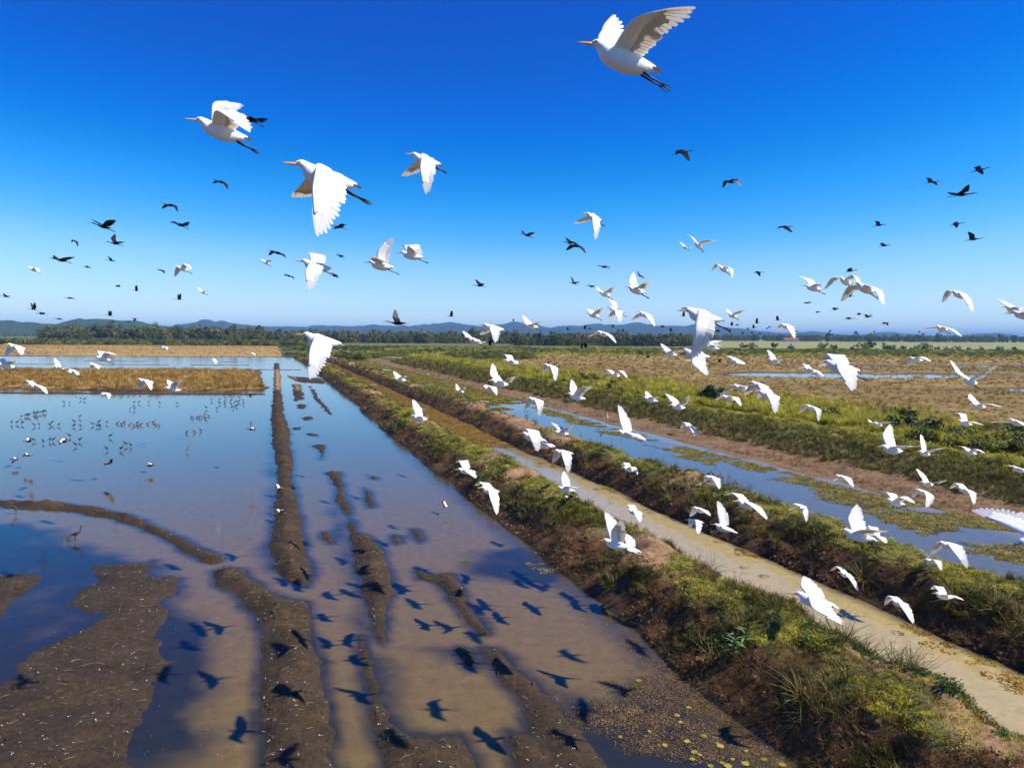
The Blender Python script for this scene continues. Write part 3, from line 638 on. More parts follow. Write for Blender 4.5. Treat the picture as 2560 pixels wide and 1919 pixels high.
def loft(rings, m, name, seg=14):
    vs_, f = [], []
    for (x, zt, zb, ry) in rings:
        zc, rz = (zt+zb)/2, (zt-zb)/2
        for s_ in range(seg):
            a = 6.28319*s_/seg; ca_, sa_ = math.cos(a), math.sin(a)
            vs_.append((x, ry*ca_*(1-.12*max(0, sa_)), zc+rz*sa_))
    n = len(rings)
    for i in range(n-1):
        for s_ in range(seg): f.append((i*seg+s_, i*seg+(s_+1) % seg, (i+1)*seg+(s_+1) % seg, (i+1)*seg+s_))
    f.append(tuple(range(seg))[::-1]); f.append(tuple((n-1)*seg+s_ for s_ in range(seg)))
    return mesh_py(name, vs_, f, [m])
def tubes(name, paths, m, seg=6):
    vs_, f = [], []
    for pts, rad in paths: tube(vs_, f, pts, rad, seg)
    return mesh_py(name, vs_, f, [m])
def rot_u(a, w_): ca_, sa_ = math.cos(a), math.sin(a); return Vector((-math.sin(w_), math.cos(w_)*ca_, math.cos(w_)*sa_)), Vector((-math.cos(w_), -math.sin(w_)*ca_, -math.sin(w_)*sa_))
SHO = Vector((.048, .030, .030)); INNER, HAND, PRIM, CHORD = .218, .122, .196, .212
R_ = math.radians; SW_ = INNER/(INNER+HAND); NST = 14
def spine(a, k, sw):
    """points and frames along the arm and hand. a: mean lift in degrees, k: arch (arm up, hand down), sw: sweep of the hand"""
    P = SHO.copy(); out = []; ds = (INNER+HAND)/(NST-1)
    w0 = -14+.30*max(sw, 0)
    for i in range(NST):
        s_ = i/(NST-1); q = min(1, max(0, (s_-SW_+.30)/.50)); q = q*q*(3-2*q)
        u, c_ = rot_u(R_(a+k*(1-2*q)), R_(w0*(1-q)+sw*q)); out.append((P.copy(), u, c_, u.cross(c_))); P = P+u*ds
    return out
def wing_tip(a, k, sw):
    P, u, c_, n = spine(a, k, sw)[-1]; return P+u*PRIM
def sp_at(st, s_):
    x = min(max(s_, 0), 1)*(NST-1); i = min(int(x), NST-2); f_ = x-i; A, B = st[i], st[i+1]
    return A[0].lerp(B[0], f_), A[1].lerp(B[1], f_).normalized(), A[2].lerp(B[2], f_).normalized(), A[3].lerp(B[3], f_).normalized()
def feather(root, d, n, ln, wd, lift, cam=.07):
    wv = n.cross(d).normalized(); vs_ = []
    for t_, w_ in ((0, .5), (.25, .9), (.55, 1), (.8, 1.0), (.92, .82), (.98, .5), (1, .15)):
        p_ = root+d*(ln*t_)+n*(lift-cam*ln*t_*t_)
        vs_ += [tuple(p_-wv*wd*w_), tuple(p_+n*.0012*w_), tuple(p_+wv*wd*w_)]
    f = []
    for i in range(6):
        for j in (0, 1): f.append((3*i+j, 3*i+j+1, 3*i+j+4, 3*i+j+3))
    return vs_, f
def wing_build(a, k, sw, side):
    """returns (covert patch verts, faces), list of feather (verts, faces)"""
    st = spine(a, k, sw); fs = []
    for i in range(14):
        t_ = i/13; P, u, c_, n = sp_at(st, t_*SW_*.98)
        d = (c_+u*(-.06+.30*t_)).normalized()
        fs.append(feather(P+c_*.03, d, n, CHORD*(.72+.12*min(1, t_*2))*(1+.03*(i % 3-1)), .0165, -.0012-.0007*(i % 2), .08))
    for j in range(10):
        s_ = j/9; P, u, c_, n = sp_at(st, SW_+(1-SW_)*s_); ph = R_(72*(1-s_)**1.05+4); d = u*math.cos(ph)+c_*math.sin(ph)
        fs.append(feather(P+c_*.018*(1-s_), d, n, PRIM*(.86+.12*s_ if j < 9 else .93)*(1+.025*((j*5) % 4-1.5)), .0165-.0035*s_, -.0012-.0007*(j % 2), .05))
    vs_, f = [], []
    for row, (off, ln, lift) in enumerate(((.035, .46, .0035), (.018, .30, .0060))):
        for i in range(17):
            s_ = .02+.96*i/16; P, u, c_, n = sp_at(st, s_); h_ = max(0, (s_-SW_)/(1-SW_)); d = (c_+u*(-.05+.25*min(1, s_/SW_)+1.0*h_)).normalized()
            v_, g_ = feather(P+c_*off, d, n, CHORD*ln*(1-.25*h_)*(1+.04*((i*7) % 5-2)), .0135, lift*(1-.75*h_)+.0004*(i % 2), .10)
            q = len(vs_); vs_ += v_; f += [tuple(z_+q for z_ in g) for g in g_]
    nb = len(vs_); ss = [-.12]+[x/13 for x in range(14)]+[1.12]
    for s_ in ss:
        P, u, c_, n = sp_at(st, s_)
        if s_ < 0: P = P-u*.035
        if s_ > 1: P = P+u*.035
        h_ = max(0, (s_-SW_)/(1-SW_)) if s_ > SW_ else 0
        cl = CHORD*(.46-.05*max(s_, 0)/SW_ if s_ <= SW_ else .41-.27*h_); cl = cl if s_ <= 1 else CHORD*.06
        th = .014-.007*min(1, max(0, s_)); c2 = (c_+u*.75*h_).normalized()
        for q, h in ((-.03, 0), (.08, .7), (.30, 1), (.65, .55), (1.0, .02), (.65, -.12), (.30, -.30), (.08, -.4)):
            vs_.append(tuple(P+c2*cl*q+n*(th*h+.0004-.05*cl*q*q)))
    for i in range(len(ss)-1):
        for j in range(8): f.append((nb+i*8+j, nb+i*8+(j+1) % 8, nb+(i+1)*8+(j+1) % 8, nb+(i+1)*8+j))
    f.append(tuple(nb+j for j in range(8))[::-1]); f.append(tuple(nb+(len(ss)-1)*8+j for j in range(8)))
    if side < 0:
        fl = lambda vv: [(x, -y, z) for x, y, z in vv]
        vs_ = fl(vs_); f = [q[::-1] for q in f]; fs = [(fl(v_), [q[::-1] for q in g_]) for v_, g_ in fs]
    return (vs_, f), fs
WC = {}
def wing_mesh(a, k, sw, side, m0, m1):
    key = (a, k, sw, side, m0.name, m1.name)
    if key not in WC:
        (vs_, f), fs = wing_build(a, k, sw, side); vs_ = list(vs_); f = list(f); mi = [0]*len(f)
        for v_, g_ in fs:
            n = len(vs_); vs_ += v_; f += [tuple(i+n for i in q) for q in g_]; mi += [1]*len(g_)
        WC[key] = mesh_py('wing', vs_, f, [m0, m1], True, mi)
    return WC[key]
def wing_parts(root, a, k, sw, side, m0, m1):      # big birds: every flight feather is a piece of its own
    (vs_, f), fs = wing_build(a, k, sw, side)
    wo = link('wing', mesh_py('wing', vs_, f, [m0]), root)
    for v_, g_ in fs: link('feather', mesh_py('feather', v_, g_, [m1]), wo)
# ---- white egret
EG_BODY = loft([(.168, .050, .040, .004), (.160, .058, .034, .012), (.145, .067, .029, .019), (.130, .072, .020, .0235), (.120, .072, .004, .026), (.113, .071, -.018, .029), (.104, .069, -.034, .033), (.088, .065, -.047, .039), (.058, .061, -.056, .045), (.02, .061, -.062, .050), (-.03, .060, -.067, .055), (-.08, .056, -.062, .052), (-.13, .048, -.046, .043), (-.17, .040, -.026, .031), (-.20, .034, -.008, .018), (-.222, .028, .012, .005)], M_white, 'egret_body', 16)
EG_BILL = loft([(.158, .051, .031, .009), (.175, .050, .032, .0075), (.20, .047, .033, .0058), (.225, .044, .034, .0035), (.25, .040, .037, .0008)], M_bill, 'egret_bill', 10)
def lore_mesh(s_):
    vs_ = [(.1665, s_*.0116, .044), (.150, s_*.0196, .055), (.139, s_*.0226, .050), (.150, s_*.0196, .042)]
    return mesh_py('face', vs_, [(0, 1, 2, 3) if s_ < 0 else (3, 2, 1, 0)], [M_lore])
EG_LORE = [lore_mesh(s_) for s_ in (-1, 1)]
def sphere(c_, r, m, name):
    b_ = bmesh.new(); bmesh.ops.create_uvsphere(b_, u_segments=8, v_segments=6, radius=r)
    for v_ in b_.verts: v_.co += Vector(c_)
    me = bpy.data.meshes.new(name); b_.to_mesh(me); b_.free(); me.materials.append(m); return me
EG_EYES = [sphere((.1435, s_*.0195, .0505), .0048, M_eye, 'eye') for s_ in (-1, 1)]
def leg_paths(s_, x0=-.14, z0=-.036, x1=-.255, z1=-.062, r=.0058): return [([(x0, s_*.018, z0), ((x0+x1)/2, s_*.016, (z0+z1)/2-.002), (x1, s_*.015, z1)], [r*1.3, r, r*.8])]
def foot_paths(s_, x1=-.25, z1=-.061, L_=.075): return [([(x1, s_*.015, z1), (x1-L_*.55, s_*.015+q*.014, z1-.018+.012*abs(q)), (x1-L_*(1-.12*abs(q)), s_*.015+q*.02, z1-.018+.004*abs(q))], [.0042, .0032, .0014]) for q in (-1, 0, 1)]
EG_LEG = [tubes('leg', leg_paths(s_), M_leg) for s_ in (-1, 1)]; EG_FOOT = [tubes('foot', foot_paths(s_), M_leg, 5) for s_ in (-1, 1)]
EG_LEGFOOT = [tubes('leg', leg_paths(s_)+foot_paths(s_), M_leg, 5) for s_ in (-1, 1)]
def tail_mesh(m, x0=-.16, ln=.095, z=.022, n=7, spread=13, wd=.013):
    vs_, f = [], []
    for i in range(n):
        an = R_((i-(n-1)/2)*spread/(n-1)*2); v_, g_ = feather(Vector((x0, 0, z)), Vector((-math.cos(an), math.sin(an), -.16)).normalized(), Vector((0, 0, 1)), ln, wd, -.0006*(i % 2), .03)
        k = len(vs_); vs_ += v_; f += [tuple(q+k for q in g) for g in g_]
    return mesh_py('tail', vs_, f, [m])
EG_TAIL = tail_mesh(M_white)
def slope_back(me):                            # the trunk hangs a little below the level head
    for v_ in me.vertices:
        if v_.co.x < .09: v_.co.z += (v_.co.x-.09)*.17
    me.update()
for m_ in [EG_BODY, EG_TAIL]+EG_LEG+EG_FOOT+EG_LEGFOOT: slope_back(m_)
# ---- dark ibis and whistling duck
IB_BODY = loft([(.300, .022, .012, .004), (.290, .030, .004, .013), (.272, .034, .000, .016), (.255, .028, .000, .012), (.20, .018, -.008, .0115), (.15, .017, -.014, .014), (.115, .022, -.022, .022), (.08, .034, -.034, .034), (.03, .044, -.046, .044), (-.03, .044, -.048, .045), (-.09, .036, -.036, .036), (-.14, .026, -.016, .024), (-.18, .020, .002, .018), (-.235, .012, .004, .016)], M_black, 'ibis_body', 12)
IB_BILL = tubes('ibis_bill', [([(.295, 0, .016), (.33, 0, .013), (.365, 0, .000), (.40, 0, -.024)], [.0075, .006, .0048, .002])], M_greybill)
IB_LEG = [tubes('leg', leg_paths(s_, -.12, -.03, -.27, -.04)+foot_paths(s_, -.265, -.04, .06), M_leg, 5) for s_ in (-1, 1)]
DK_BODY = loft([(.245, .030, .012, .005), (.232, .040, .004, .016), (.21, .046, -.002, .020), (.185, .040, -.004, .017), (.145, .026, -.010, .017), (.11, .026, -.022, .026), (.07, .036, -.040, .042), (.02, .046, -.056, .052), (-.05, .044, -.056, .050), (-.11, .034, -.036, .038), (-.16, .022, -.008, .026), (-.215, .012, .004, .020)], M_chest, 'duck_body', 12)
DK_BILL = loft([(.236, .026, .010, .011), (.26, .020, .009, .010), (.285, .014, .009, .009), (.29, .012, .009, .006)], M_red, 'duck_bill', 8)

TT = {}
def tips(kset):
    if kset not in TT:
        prm = [(a, k, sw) for k in kset for sw in (-14, 2, 16, 32, 50, 66) for a in range(-84, 90, 6)]
        TT[kset] = (prm, np.array([wing_tip(*p_)[:] for p_ in prm]))
    return TT[kset]
cR, cU, cF = (np.array(v_[:]) for v_ in (rgt, up, fwd))
def wing_fit(M4, side, tgt, kset, lpx):
    prm, T_ = tips(kset); T_ = T_*np.array((1, side, 1))
    A = np.array(M4); Q = T_ @ A[:3, :3].T+A[:3, 3]-np.array(CAMLOC[:]); d = Q @ cF
    e_ = np.hypot(IW/2+FPX*(Q @ cR)/d-tgt[0], IH/2-FPX*(Q @ cU)/d-tgt[1])
    pa = np.array(prm); e_ = e_+lpx*.0012*np.abs(pa[:, 2]-12)+lpx*.0006*np.abs(pa[:, 0])
    i = int(e_.argmin()); return e_[i], prm[i]
KS = {'V': (-12, 0, 10), 'M': (10, 22, 34), 'F': (0, 10), 'B': (25, 40, 52)}
GEN = {'V': ((38, 62), (-8, 4), (5, 25)), 'M': ((-16, 8), (24, 36), (10, 30)), 'F': ((0, 18), (0, 12), (5, 25)), 'D': ((-58, -30), (12, 24), (5, 30))}
FITLOG = []
def flier(kind, px, py, L_, rel, pose, tf, tn, label, group, pitch=8, minz=1.0, facing=-1, name=None, unit=None):
    full = {'egret': .50, 'ibis': .64, 'duck': .50}[kind] if unit is None else unit
    D = FPX*full/L_; sc = 1.0
    p = at(px, py, D)
    if p.z < minz:                            # keep clear of the ground: come nearer, a slightly smaller bird
        d = ray(px, py); D2 = (CAMH-minz)/-d.z; sc = D2/D; D = D2; p = at(px, py, D)
    az = math.atan((px-IW/2)/FPX); vdir = Vector((math.sin(az), math.cos(az), 0)); rd = Vector((math.cos(az), -math.sin(az), 0))
    far, near = (-1, 1) if facing < 0 else (1, -1)     # which wing lies on the far side
    def pose_at(r_):
        fw = rd*(facing*math.cos(R_(r_)))-vdir*math.sin(R_(r_)); yw = math.atan2(fw.y, fw.x)
        return yw, Matrix.LocRotScale(p, Euler((0, -R_(pitch), yw)), Vector((sc, sc, sc)))
    g_ = GEN.get(pose, GEN['V']); g0 = (random.randrange(g_[0][0], g_[0][1]+1, 4), random.randrange(g_[1][0], g_[1][1]+1, 4), random.randrange(g_[2][0], g_[2][1]+1, 5))
    cand = [rel] if not (tf or tn) else ([rel+q for q in (-22, -11, 0, 11, 22, 33)] if kind == 'egret' and L_ < 88 else [rel+q for q in (-10, -5, 0, 5, 10)] if kind == 'egret' else [-68, -52, -36, -18, 0, 18, 36, 52, 68])
    bestf = None
    for r_ in cand:
        yw, M4 = pose_at(r_); tot = abs(r_-rel)*.0025*L_; W0 = {}
        for s_, tt in ((far, tf), (near, tn)):
            if tt: e_, W0[s_] = wing_fit(M4, s_, tt, KS.get(pose, KS['F']), L_); tot += e_
            else: W0[s_] = g0
        if bestf is None or tot < bestf[0]: bestf = (tot, yw, W0)
    FITLOG.append((bestf[0]/L_, label)); yaw, W_ = bestf[1], bestf[2]
    o = link(name or kind, None); o.location = p; o.rotation_euler = (0, -R_(pitch), yaw); o.scale = (sc, sc, sc)
    big = L_ >= 88 and kind == 'egret'
    if kind == 'egret':
        link('body', EG_BODY, o); link('bill', EG_BILL, o); link('tail', EG_TAIL, o)
        if L_ > 40:
            for e_ in EG_LORE: link('face_skin', e_, o)
        if L_ > 55:
            for e_ in EG_EYES: link('eye', e_, o)
        for i in (0, 1):
            if big: lg = link('leg', EG_LEG[i], o); link('foot', EG_FOOT[i], lg)
            else: link('leg', EG_LEGFOOT[i], o)
        m0, m1 = M_white, M_wing
    elif kind == 'ibis':
        link('body', IB_BODY, o); link('bill', IB_BILL, o)
        if L_ > 16:
            for i in (0, 1): link('leg', IB_LEG[i], o)
        m0, m1 = M_black, M_blackw
    else:
        link('body', DK_BODY, o); link('bill', DK_BILL, o)
        m0, m1 = M_pale, M_blackw
    for s_ in (far, near):
        if big: wing_parts(o, *W_[s_], s_, m0, m1)
        else: link('wing', wing_mesh(*W_[s_], s_, m0, m1), o)
    tag(o, label, {'egret': 'egret', 'ibis': 'ibis', 'duck': 'duck'}[kind], group)
    return o
# body centre, length in the photo, turn towards the viewer (None = same heading as the flock), wing shape, far wing tip, near wing tip, label
EG = [
(1548,140,228,14,'V',(1535,28),(1790,-8),'largest egret at top of sky, wings raised, near wing reaching top edge'),
(545,322,158,0,'M',(600,255),(628,334),'large egret at upper left of sky with arched raised wings'),
(805,436,200,8,'V',(735,495),(790,592),'large egret in left half of sky with both wings swept down'),
(1060,398,98,5,'V',(1003,440),(1064,488),'egret high in mid sky, wings down, right of the large down-stroke egret'),
(785,662,95,0,'F',(768,627),(772,728),'egret above the hills tilting its broad back to view, one wing hanging'),
(948,662,80,0,'V',(986,583),(930,640),'egret above the horizon with one tall wing straight up'),
(1025,637,72,0,'B',(1000,620),(1058,641),'egret with short arched wings just right of the tall-winged egret'),
(1482,542,64,5,'V',(1430,558),(1488,602),'egret in mid sky with far wing spread left and near wing hanging'),
(1745,612,50,30,'V',(1715,582),(1797,601),'egret with wings in a wide V, high in right half of sky'),
(1712,618,24,30,'V',(1698,603),(1732,617),'tiny egret just left of the wide V egret'),
(1808,672,46,35,'M',(1777,679),(1833,695),'egret with drooped wings alone in sky right of centre'),
(1588,724,64,5,'V',(1584,678),(1624,699),'egret with raised wings over the middle of the blue hills'),
(1510,734,44,10,'V',(1492,715),(1536,713),'smaller raised-wing egret left of the big raised-wing one over the hills'),
(1540,777,46,5,'V',(1519,795),(1547,806),'egret with wings down, crossed behind by another'),
(1534,772,40,5,'V',(1517,743),(1559,771),'egret with a tall raised wing crossing a down-winged one'),
(1482,787,42,12,'V',(1457,768),(1507,767),'egret in a flat V just above the hills, left of the crossing pair'),
(1612,786,50,30,'M',(1577,802),(1640,817),'egret with arched wings just above the hills, right of the crossing pair'),
(1325,814,48,5,'V',(1303,785),(1356,800),'egret with raised wing over the left end of the right wood'),
(1752,788,122,18,'M',(1692,776),(1726,900),'big egret over the right hills, broad wing hanging to the brown field'),
(1830,788,40,15,'V',(1817,769),(1870,773),'egret in a V just right of the big hanging-wing egret'),
(1506,833,50,25,'M',(1467,842),(1541,858),'egret with arched wings in front of the dark wood'),
(1672,882,52,5,'V',(1648,855),(1716,876),'egret with one wing up at the left of the big hanging wing'),
(1735,884,88,8,'V',(1715,905),(1766,938),'egret half hidden behind the big hanging wing, its own wing down'),
(1776,868,50,10,'F',(1815,848),(1806,863),'egret peeking out right of the big hanging wing'),
(1840,903,52,5,'V',(1815,886),(1875,912),'egret over the brown field with one thin wing raised left'),
(1966,815,48,30,'M',(1940,825),(1987,848),'egret with drooped wings over the right hills, below a small flock'),
(2030,719,54,20,'V',(1993,688),(2070,714),'egret in a V left of the overlapping frontal pair in right sky'),
(2112,702,60,55,'M',(2057,725),(2146,712),'egret half hidden behind the larger frontal egret in right sky'),
(2160,718,84,45,'M',(2100,755),(2213,767),'frontal egret with wide arched wings and dangling legs in right sky'),
(2397,735,64,55,'M',(2352,757),(2432,781),'egret gliding head-on with drooped wings in far right sky'),
(2532,772,62,45,'V',(2490,745),(2590,780),'egret cut by the right edge with wings lifted, above hills'),
(2556,786,76,25,'F',(2505,785),(2600,800),'egret wing entering at right edge just under the lifted one'),
(2353,820,56,55,'F',(2300,822),(2405,841),'egret gliding head-on with flat wings across the far right hills'),
(1934,902,48,15,'V',(1920,873),(1981,901),'egret with raised wing over the brown field left of the big arched one'),
(2098,916,112,12,'M',(2046,922),(2136,978),'big egret with arched wings over the wet brown field'),
(2022,924,50,35,'M',(1992,924),(2062,942),'small flat-winged egret tucked left of the big arched egret'),
(2288,898,46,30,'M',(2271,918),(2329,906),'egret over the brown field between two V-winged egrets'),
(2424,952,70,35,'V',(2375,897),(2499,910),'egret with wings in a wide V over the puddles at right'),
(2444,1014,58,25,'V',(2425,980),(2510,1018),'egret with wings lifted over tall grass under the wide V egret'),
(2410,1056,50,35,'M',(2385,1030),(2463,1063),'egret with rippled wings over the bright tall grass'),
(2538,1054,58,45,'F',(2467,1055),(2590,1075),'egret at the right edge gliding flat over bright tall grass'),
(2194,1060,44,25,'V',(2170,1045),(2238,1052),'egret with low V wings above the grassy far bank'),
(2028,1018,50,40,'M',(1997,1033),(2046,1055),'egret with drooped wings low over the crest of the far bank'),
(2226,1122,80,5,'V',(2225,1053),(2328,1108),'egret with one tall wing up above the far bank slope'),
(2310,1132,50,15,'V',(2303,1085),(2372,1117),'egret right of the tall-winged one above the far bank'),
(2424,1130,44,35,'M',(2395,1113),(2463,1131),'egret with gull-shaped wings over the turf at far right'),
(2316,1208,52,25,'V',(2292,1170),(2369,1198),'egret with raised wings over the mud shelf of the wide canal'),
(2410,1224,54,40,'M',(2373,1223),(2433,1261),'egret with drooped wings over the mud shelf at right'),
(2236,1254,60,15,'M',(2208,1230),(2292,1257),'egret with arched wings above the floating weeds'),
(2308,1230,54,35,'M',(2278,1247),(2316,1268),'egret with hanging wings above the right end of the floating weeds'),
(2104,1192,50,35,'M',(2082,1202),(2135,1220),'egret with folded-down wings over the wide canal'),
(2606,1352,178,25,'F',(2392,1284),(2720,1450),'close egret entering at the right edge, only a long fanned wing showing'),
(2545,1172,52,35,'F',(2517,1160),(2600,1185),'egret wing tip at the right edge above the mud shelf'),
(2140,1336,100,5,'V',(2143,1255),(2232,1322),'large egret with wings raised in front of the second dike at right'),
(2186,1340,62,10,'M',(2168,1325),(2216,1355),'egret half hidden behind the large one at the second dike'),
(1998,1264,48,35,'M',(1970,1276),(2016,1305),'egret with drooped wings over the crest of the second dike'),
(2372,1362,76,30,'M',(2323,1390),(2421,1422),'egret with long curved wings above the right end of the second dike'),
(2328,1402,48,30,'M',(2307,1422),(2354,1427),'small egret with folded wings under the long-winged one'),
(2112,1434,52,25,'M',(2075,1428),(2145,1478),'egret with sickle wings at the foot of the second dike'),
(2030,1498,124,0,'V',(2012,1437),(2109,1561),'big egret over the narrow canal, one wing up and one wing down'),
(2246,1506,64,25,'M',(2213,1512),(2285,1561),'egret with sickle wings low over the narrow canal'),
(2356,1488,58,30,'M',(2325,1470),(2413,1500),'egret with gull-shaped wings before the shaded second dike'),
(1862,1258,78,20,'M',(1810,1233),(1918,1300),'egret with long wings spread across the second dike'),
(1806,1318,64,0,'V',(1792,1248),(1846,1332),'egret with one tall upright wing above the narrow canal'),
(1748,1273,50,20,'M',(1721,1293),(1776,1288),'upper of two egrets flying together over the narrow canal'),
(1736,1302,50,20,'M',(1722,1320),(1746,1336),'lower of two egrets flying together over the narrow canal'),
(1584,1278,50,15,'M',(1560,1262),(1601,1306),'egret low over the pale canal water behind the high-winged pair'),
(1536,1358,88,0,'V',(1507,1275),(1550,1296),'egret with both wings held straight up above the nearest dike'),
(1572,1370,62,0,'V',(1560,1330),(1606,1386),'egret just beneath the high-winged one above the nearest dike'),
(1778,1194,50,25,'M',(1760,1204),(1800,1224),'egret with folded wings beside the ducks on the second dike'),
(1570,1172,44,15,'M',(1552,1163),(1594,1188),'small egret skimming the side of the second dike'),
(1412,1222,54,5,'V',(1407,1175),(1447,1217),'egret with one upright wing by the ducks on the nearest dike'),
(1406,1130,62,10,'M',(1380,1160),(1421,1184),'egret with hanging wings over the narrow canal, left of centre dike'),
(1330,1092,78,0,'M',(1303,1068),(1346,1131),'egret of a pair crossing the second dike, wings half folded'),
(1356,1112,58,10,'F',(1340,1128),(1387,1116),'hind egret of the pair crossing the second dike'),
(1402,1082,48,10,'V',(1378,1054),(1433,1063),'egret with a V of wings over the left end of the second dike'),
(1338,1000,54,12,'M',(1313,1021),(1348,1042),'egret with drooped wings over the wide canal'),
(1566,1084,70,0,'V',(1545,1010),(1616,1101),'egret with a long upright wing over the wide canal'),
(1722,1066,46,30,'M',(1700,1070),(1738,1091),'egret with drooped wings over the mud edge of the wide canal'),
(1438,990,60,5,'V',(1428,945),(1485,964),'egret with a V of wings over the far bank, right of the wide canal'),
(1624,998,46,5,'V',(1615,974),(1648,991),'small egret low over the turf of the far bank'),
(1692,1016,56,12,'V',(1665,982),(1721,987),'egret with a symmetrical V of wings over the far bank'),
(1535,936,48,25,'M',(1503,940),(1568,945),'egret gliding flat over the scrubby grass left of the brown field'),
(1376,916,50,15,'M',(1354,935),(1388,955),'egret with hanging wings over rough grass beyond the wide canal'),
(1850,968,62,25,'M',(1797,990),(1902,982),'front egret of a tangle over bright grass, wings wide'),
(1896,962,64,25,'M',(1856,987),(1923,996),'hind egret of the tangle over bright grass'),
(1820,994,54,25,'M',(1786,1000),(1853,1015),'egret below the tangle over bright grass'),
(1918,986,74,10,'M',(1896,1000),(1938,1035),'egret at the right of the tangle with its wing hanging'),
(1246,956,68,0,'V',(1232,905),(1291,937),'egret with one tall wing over the far bank in mid picture'),
(1222,972,48,5,'M',(1208,962),(1240,988),'egret just below the tall-winged one at the wide canal'),
(1276,904,46,10,'M',(1252,885),(1296,909),'egret with folded wings over rough grass in mid picture'),
(1230,818,68,8,'M',(1193,837),(1238,858),'egret with drooped wings in front of the middle wood'),
(1184,850,58,0,'V',(1155,825),(1215,853),'egret gliding with one wing lifted below the middle wood'),
(798,848,122,5,'M',(775,930),(772,952),'big egret over the far end of the dikes, fanned wing hanging down'),
(998,948,42,10,'V',(981,925),(1018,937),'small egret with V wings over the second dike far ahead'),
(1148,977,30,10,'V',(1141,958),(1165,965),'smallest V-winged egret over the wide canal'),
(1046,1044,56,0,'V',(1030,995),(1073,1040),'egret with an upright wing over the nearest dike far ahead'),
(1163,1176,58,15,'M',(1140,1155),(1192,1195),'egret with arched wings low above the nearest dike'),
(1222,1224,70,10,'M',(1182,1213),(1242,1287),'egret with a big hanging wing beside the nearest dike'),
(82,673,28,25,'M',(68,664),(99,683),'lone small egret in the left sky among dark birds'),
(455,671,40,-10,'M',(437,692),(478,675),'egret with drooped wings above the left wood'),
(507,730,24,0,'V',(495,717),(523,728),'tiny egret above the left wood, lower than the drooping one'),
(664,656,28,10,'M',(645,645),(690,651),'small gull-shaped egret left of the tilting egret'),
(38,866,52,5,'M',(11,890),(56,886),'egret with hanging wings over the golden field at left'),
(14,914,52,10,'V',(-5,890),(43,903),'egret cut by the left edge over the far water'),
(146,918,36,0,'V',(137,893),(165,915),'egret with an upright wing over the far left water'),
(256,896,44,5,'M',(235,880),(292,887),'egret with arched wings over the far left water'),
(236,912,34,5,'M',(223,923),(249,923),'egret with hanging wings over the far bank of the golden straw'),
(182,932,36,5,'M',(170,928),(195,939),'egret low over the golden straw'),
(86,964,48,10,'M',(50,965),(118,986),'egret with long wings over the near edge of the golden straw'),
(362,952,46,0,'M',(345,973),(378,978),'egret with hanging wings in front of the golden straw'),
(430,972,46,5,'V',(412,948),(456,946),'egret with raised wings in front of the golden straw'),
(264,986,30,5,'M',(250,988),(272,998),'egret over the wading flock below the golden straw'),
(536,902,20,10,'D',(532,895),(541,910),'tiny egret over the far left water near the strip'),
(411,870,20,10,'M',(404,873),(418,875),'tiny egret over the far golden field'),
(632,884,16,10,'M',(626,886),(639,888),'tiny egret at the far end of the mud strip'),
]
for (px, py, L_, rel, pose, tf, tn, lab) in EG:
    lab = 'white '+lab if len(lab.split()) < 16 else lab
    flier('egret', px, py, L_, rel, pose, tf, tn, lab, 'white egrets in flight', pitch=-24 if px > 2600 else 2 if L_ > 85 else random.uniform(-2, 6))

def cluster(kind, items, phrase, group, facing):
    """items: (px, py, span, shape[, far tip, near tip])"""
    items = sorted(items); n = len(items)
    shape = {'V': 'raised wings', 'M': 'arched wings', 'F': 'level wings', 'D': 'lowered wings'}
    for i, it in enumerate(items):
        px, py, sp, pose = it[:4]; tf, tn = (it[4], it[5]) if len(it) > 4 else (None, None)
        fc = facing if len(it) <= 6 else it[6]
        flier(kind, px, py, sp*.90, random.uniform(-15, 30), pose, tf, tn, 'dark ibis with %s %s, %s from left' % (shape[pose], phrase, ORD[i]), group, pitch=random.uniform(0, 8), facing=fc, minz=1.2)
cluster('ibis', [(626,298,92,'V',(592,277),(668,293)), (553,455,48,'M',(529,458),(570,475)), (425,513,46,'M',(404,521),(445,531)), (258,566,72,'V',(226,546),(290,548)), (450,562,56,'V',(424,556),(475,553)), (287,608,50,'V',(290,585),(316,604)), (188,603,24,'M',(177,606),(195,618)), (153,650,62,'V',(132,635),(187,640)), (277,651,26,'V',(268,640),(287,653)), (218,668,22,'V',(214,663),(228,670)), (404,676,24,'M',(394,675),(413,685))], 'in upper left sky', 'dark birds in the left sky', -1)
cluster('ibis', [(14,741,28,'V',(6,732),(31,741)), (295,716,18,'M'), (340,726,20,'V'), (175,745,30,'F'), (447,748,24,'V'), (83,773,26,'V'), (104,784,30,'F'), (147,797,24,'F'), (274,788,22,'V'), (337,796,18,'D'), (282,804,18,'F'), (322,804,16,'F')], 'just above left hills', 'dark birds over the left hills', -1)
cluster('ibis', [(693,632,52,'M',(671,638),(715,646)), (722,690,30,'M',(709,690),(736,700)), (851,641,28,'M',(840,637),(864,641)), (835,690,26,'M',(823,683),(845,694)), (848,567,44,'F',(832,572),(869,562)), (992,808,64,'V',(991,773),(1028,808)), (1127,790,22,'V'), (1199,714,38,'V',(1187,697),(1218,710)), (648,816,14,'F')], 'in middle sky left', 'dark birds in the middle sky', -1)
cluster('ibis', [(1317,588,42,'V',(1303,573),(1339,580)), (1440,614,60,'M',(1413,625),(1468,634)), (1428,606,46,'V',(1414,593),(1455,611)), (1509,667,38,'F',(1494,662),(1527,670)), (1434,708,30,'V',(1428,690),(1452,704)), (1478,716,30,'M',(1469,712),(1492,716)), (1601,690,28,'V',(1594,676),(1616,697)), (1708,790,18,'V'), (1283,802,10,'V')], 'in sky above centre right', 'dark birds in the centre right sky', -1)
